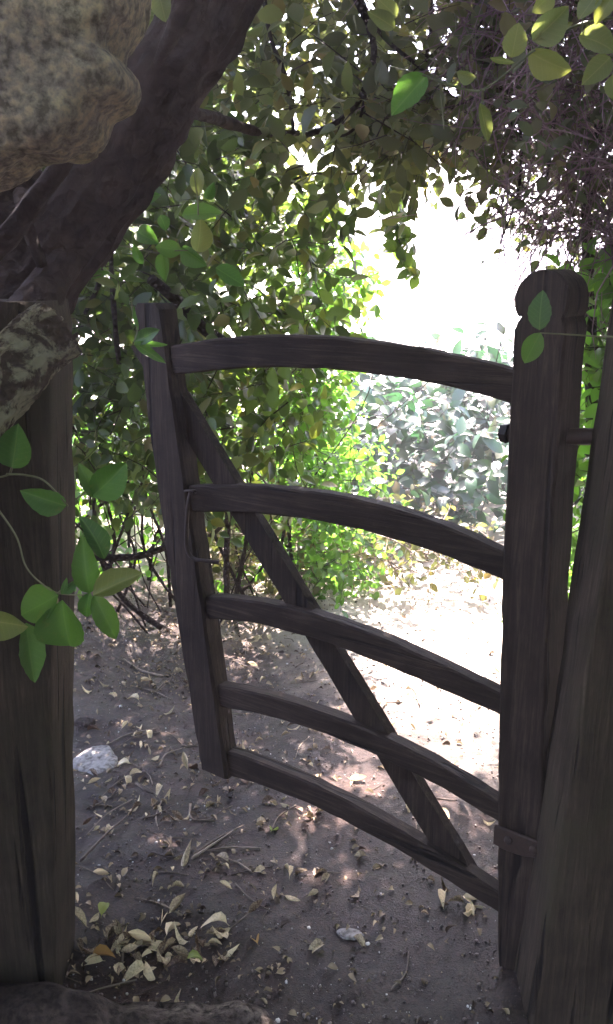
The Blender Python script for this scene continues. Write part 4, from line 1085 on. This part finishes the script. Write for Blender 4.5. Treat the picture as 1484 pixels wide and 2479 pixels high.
for _ in range(190):
    if random.random() < 0.55: p = (random.gauss(-0.30, 0.25), random.uniform(1.36, 3.0))
    else: p = (random.uniform(-0.6, 0.75), random.uniform(1.9, 3.4))
    if p[0] < -0.85 or p[1] < 1.36: continue
    lay_leaf(0, 0, random.uniform(0.02, 0.05), random.choice(dead_me), random.uniform(0, 6.28), 0.35, p=p)
M_YL = leaf_mat('fresh_fallen_leaf', [(0, (0.22, 0.30, 0.06)), (1, (0.26, 0.32, 0.07))], (0.4, 0.5, 0.1), 0.35)
M_OR = plain_mat('orange_leaf', (0.34, 0.18, 0.05), (0.42, 0.24, 0.07), 0.6, 40, 0.2)
fresh = template_mesh('fallen_leaf', M_YL, w=0.55, fold=0.5, curl=0.4); orange = template_mesh('fallen_leaf', M_OR, w=0.5, fold=0.6, curl=0.4)
lay_leaf(655, 2022, 0.042, fresh, 1.2, 0.5, 'fallen_leaf', 'fresh yellow-green leaf on the open dirt below the lowest bar', 'coloured leaves fallen on the path', lift=0.012)
lay_leaf(245, 2235, 0.045, fresh, 1.5, 0.9, 'fallen_leaf', 'yellow-green leaf stood on edge by the foot of the left gatepost', 'coloured leaves fallen on the path', lift=0.015)
lay_leaf(450, 2372, 0.04, fresh, 0.4, 0.2, 'fallen_leaf', 'yellow-green leaf lying on top of the stone sill', 'coloured leaves fallen on the path', lift=0.05)
lay_leaf(215, 2338, 0.055, orange, 0.3, 0.2, 'fallen_leaf', 'orange-brown leaf lying behind the stone sill', 'coloured leaves fallen on the path', lift=0.02)
lay_leaf(625, 2292, 0.04, orange, 1.9, 0.3, 'fallen_leaf', 'small orange leaf on the shaded dirt in front of the gate', 'coloured leaves fallen on the path')
lay_leaf(1360, 2380, 0.05, dead_me[0], 1.6, 0.2, 'dead_leaf', 'lone pale leaf in the dark at the foot of the right gatepost', 'coloured leaves fallen on the path')

def twig(pts, r, label='thin dead twig lying on the dirt path', group='dead twigs lying on the path'):
    P0 = [Vector((p[0], p[1], gh(p[0], p[1]) + r * 1.1)) for p in pts]
    V, F = tube_geo([p - P0[0] for p in P0], [r, r * 0.8, r * 0.45], seg=10, sides=5, bump=0.2, freq=80)
    o = mesh_obj('twig', V, F, M_TWIG); o.location = P0[0]
    if label.startswith('thin'):
        if pts[0][1] > 1.5 + (0.36 - pts[0][0]) * 0.68: label, group = 'thin dead twig on the dirt beyond the gate', 'dead twigs beyond the gate'
        else: label, group = 'thin dead twig on the dirt in front of the gate', 'dead twigs in front of the gate'
    tag(o, label, 'twig', group)
def gpx(*uv): return [on_ground(u, v) for u, v in uv]
twig(gpx((195, 2088), (250, 2030), (312, 1974)), 0.0035, 'long straight dead twig reaching the left gatepost')
twig(gpx((465, 2082), (520, 2045), (575, 2008)), 0.004, 'double dead twig beside the yellow-green leaf')
twig(gpx((470, 2070), (530, 2030), (590, 2000)), 0.003)
twig(gpx((345, 1985), (380, 1975), (420, 1950)), 0.003)
twig(gpx((330, 1900), (350, 1915), (370, 1925)), 0.005, 'stout pale broken twig near the flat grey stone')
twig(gpx((460, 1950), (465, 1985), (520, 1990)), 0.004, 'bent yellowish twig in front of the latch stile')
twig(gpx((395, 1640), (340, 1625), (300, 1600)), 0.004)
twig(gpx((296, 2230), (298, 2290), (296, 2340)), 0.005, 'short upright-lying twig among the leaves by the stone sill')
twig(gpx((385, 1860), (400, 1830), (440, 1815)), 0.0035)
twig(gpx((560, 2120), (600, 2110), (660, 2100)), 0.002)
for _ in range(90):
    x = random.uniform(-0.7, 0.6) if random.random() < 0.5 else random.gauss(-0.3, 0.2); y = random.uniform(1.4, 3.2); a = random.uniform(0, 6.28); l = random.uniform(0.02, 0.09)
    if x < -0.85: continue
    twig([(x, y), (x + l * math.cos(a) + random.uniform(-.01, .01), y + l * math.sin(a)), (x + 2 * l * math.cos(a + 0.15), y + 2 * l * math.sin(a + 0.15))], random.uniform(0.001, 0.0026))
# crushed bits of leaf and bark: nobody could count them
n = 3600
xx = np.where(RNG.random(n) < 0.5, RNG.uniform(-0.8, 0.85, n), RNG.normal(-0.32, 0.22, n)); yy = 1.34 + RNG.random(n) ** 1.2 * 2.3
bank = int(n * 0.25)
xx[:bank] = RNG.uniform(-0.9, -0.2, bank); yy[:bank] = RNG.uniform(2.6, 3.4, bank)
Pf = np.stack([xx, yy, ground_h(xx, yy) + 0.004], 1)
lit = foliage_mesh('leaf_litter', Pf, RNG.normal(0, 1, (n, 3)) * np.array([1, 1, 0.25]), RNG.normal(0, 0.4, (n, 3)) + np.array([0, 0, 1.0]), 0.006 + 0.022 * RNG.random(n) ** 2.5, M_LITTER, None, dict(w=0.5, fold=0.5, curl=0.5, twist=0.4))
tag(lit, 'crushed leaf litter and bark bits on the path', 'leaf litter', kind='stuff')
# grit and crumbs of soil: nobody could count them
n = 15000
gxr = RNG.uniform(-0.85, 0.9, n); gyr = 1.3 + RNG.random(n) ** 1.3 * 2.6
gs = 0.0011 + RNG.random(n) ** 6 * 0.0034
bm = bmesh.new(); bmesh.ops.create_icosphere(bm, subdivisions=1, radius=1); tv = np.array([v.co[:] for v in bm.verts]); bm.faces.ensure_lookup_table(); tf = np.array([[v.index for v in f.verts] for f in bm.faces]); bm.free()
sc = gs[:, None, None] * RNG.uniform(0.55, 1.35, (n, 1, 3)) * RNG.uniform(0.8, 1.2, (n, len(tv), 1))
Vg = tv[None] * sc + np.stack([gxr, gyr, ground_h(gxr, gyr) + gs * 0.3], 1)[:, None, :]
lo = (tf.reshape(-1)[None] + (np.arange(n) * len(tv))[:, None]).reshape(-1)
me = bpy.data.meshes.new('grit')
me.vertices.add(n * len(tv)); me.vertices.foreach_set('co', Vg.astype(np.float32).ravel())
me.loops.add(len(lo)); me.loops.foreach_set('vertex_index', lo.astype(np.int32)); k = len(lo) // 3
me.polygons.add(k); me.polygons.foreach_set('loop_start', (np.arange(k) * 3).astype(np.int32)); me.polygons.foreach_set('loop_total', np.full(k, 3, np.int32))
me.update(calc_edges=True)
a = me.attributes.new('rnd', 'FLOAT', 'POINT'); a.data.foreach_set('value', np.repeat(RNG.random(n), len(tv)).astype(np.float32))
tag(link('grit', me, None, M_PEB), 'grit and soil crumbs strewn over the dirt path', 'grit', kind='stuff')

# tinted air added to imitate lens veil and flare: one closed box round everything
hm, ht, hN, hL = nt('glare_veil_air')
ho = hN.new('ShaderNodeOutputMaterial'); hv = hN.new('ShaderNodeVolumePrincipled')
hv.inputs['Color'].default_value = (0.95, 0.89, 1.0, 1); hv.inputs['Density'].default_value = GLARE_VEIL; hv.inputs['Anisotropy'].default_value = 0.55
hL.new(hv.outputs[0], ho.inputs['Volume'])
bm = bmesh.new(); bmesh.ops.create_cube(bm, size=1.0, matrix=Matrix.Translation((0, 270, 3.1)) @ Matrix.Diagonal((1800, 1800, 8.6, 1)))
me = bpy.data.meshes.new('glare_veil'); bm.to_mesh(me); bm.free()
tag(link('glare_veil', me, None, hm), kind='stuff')
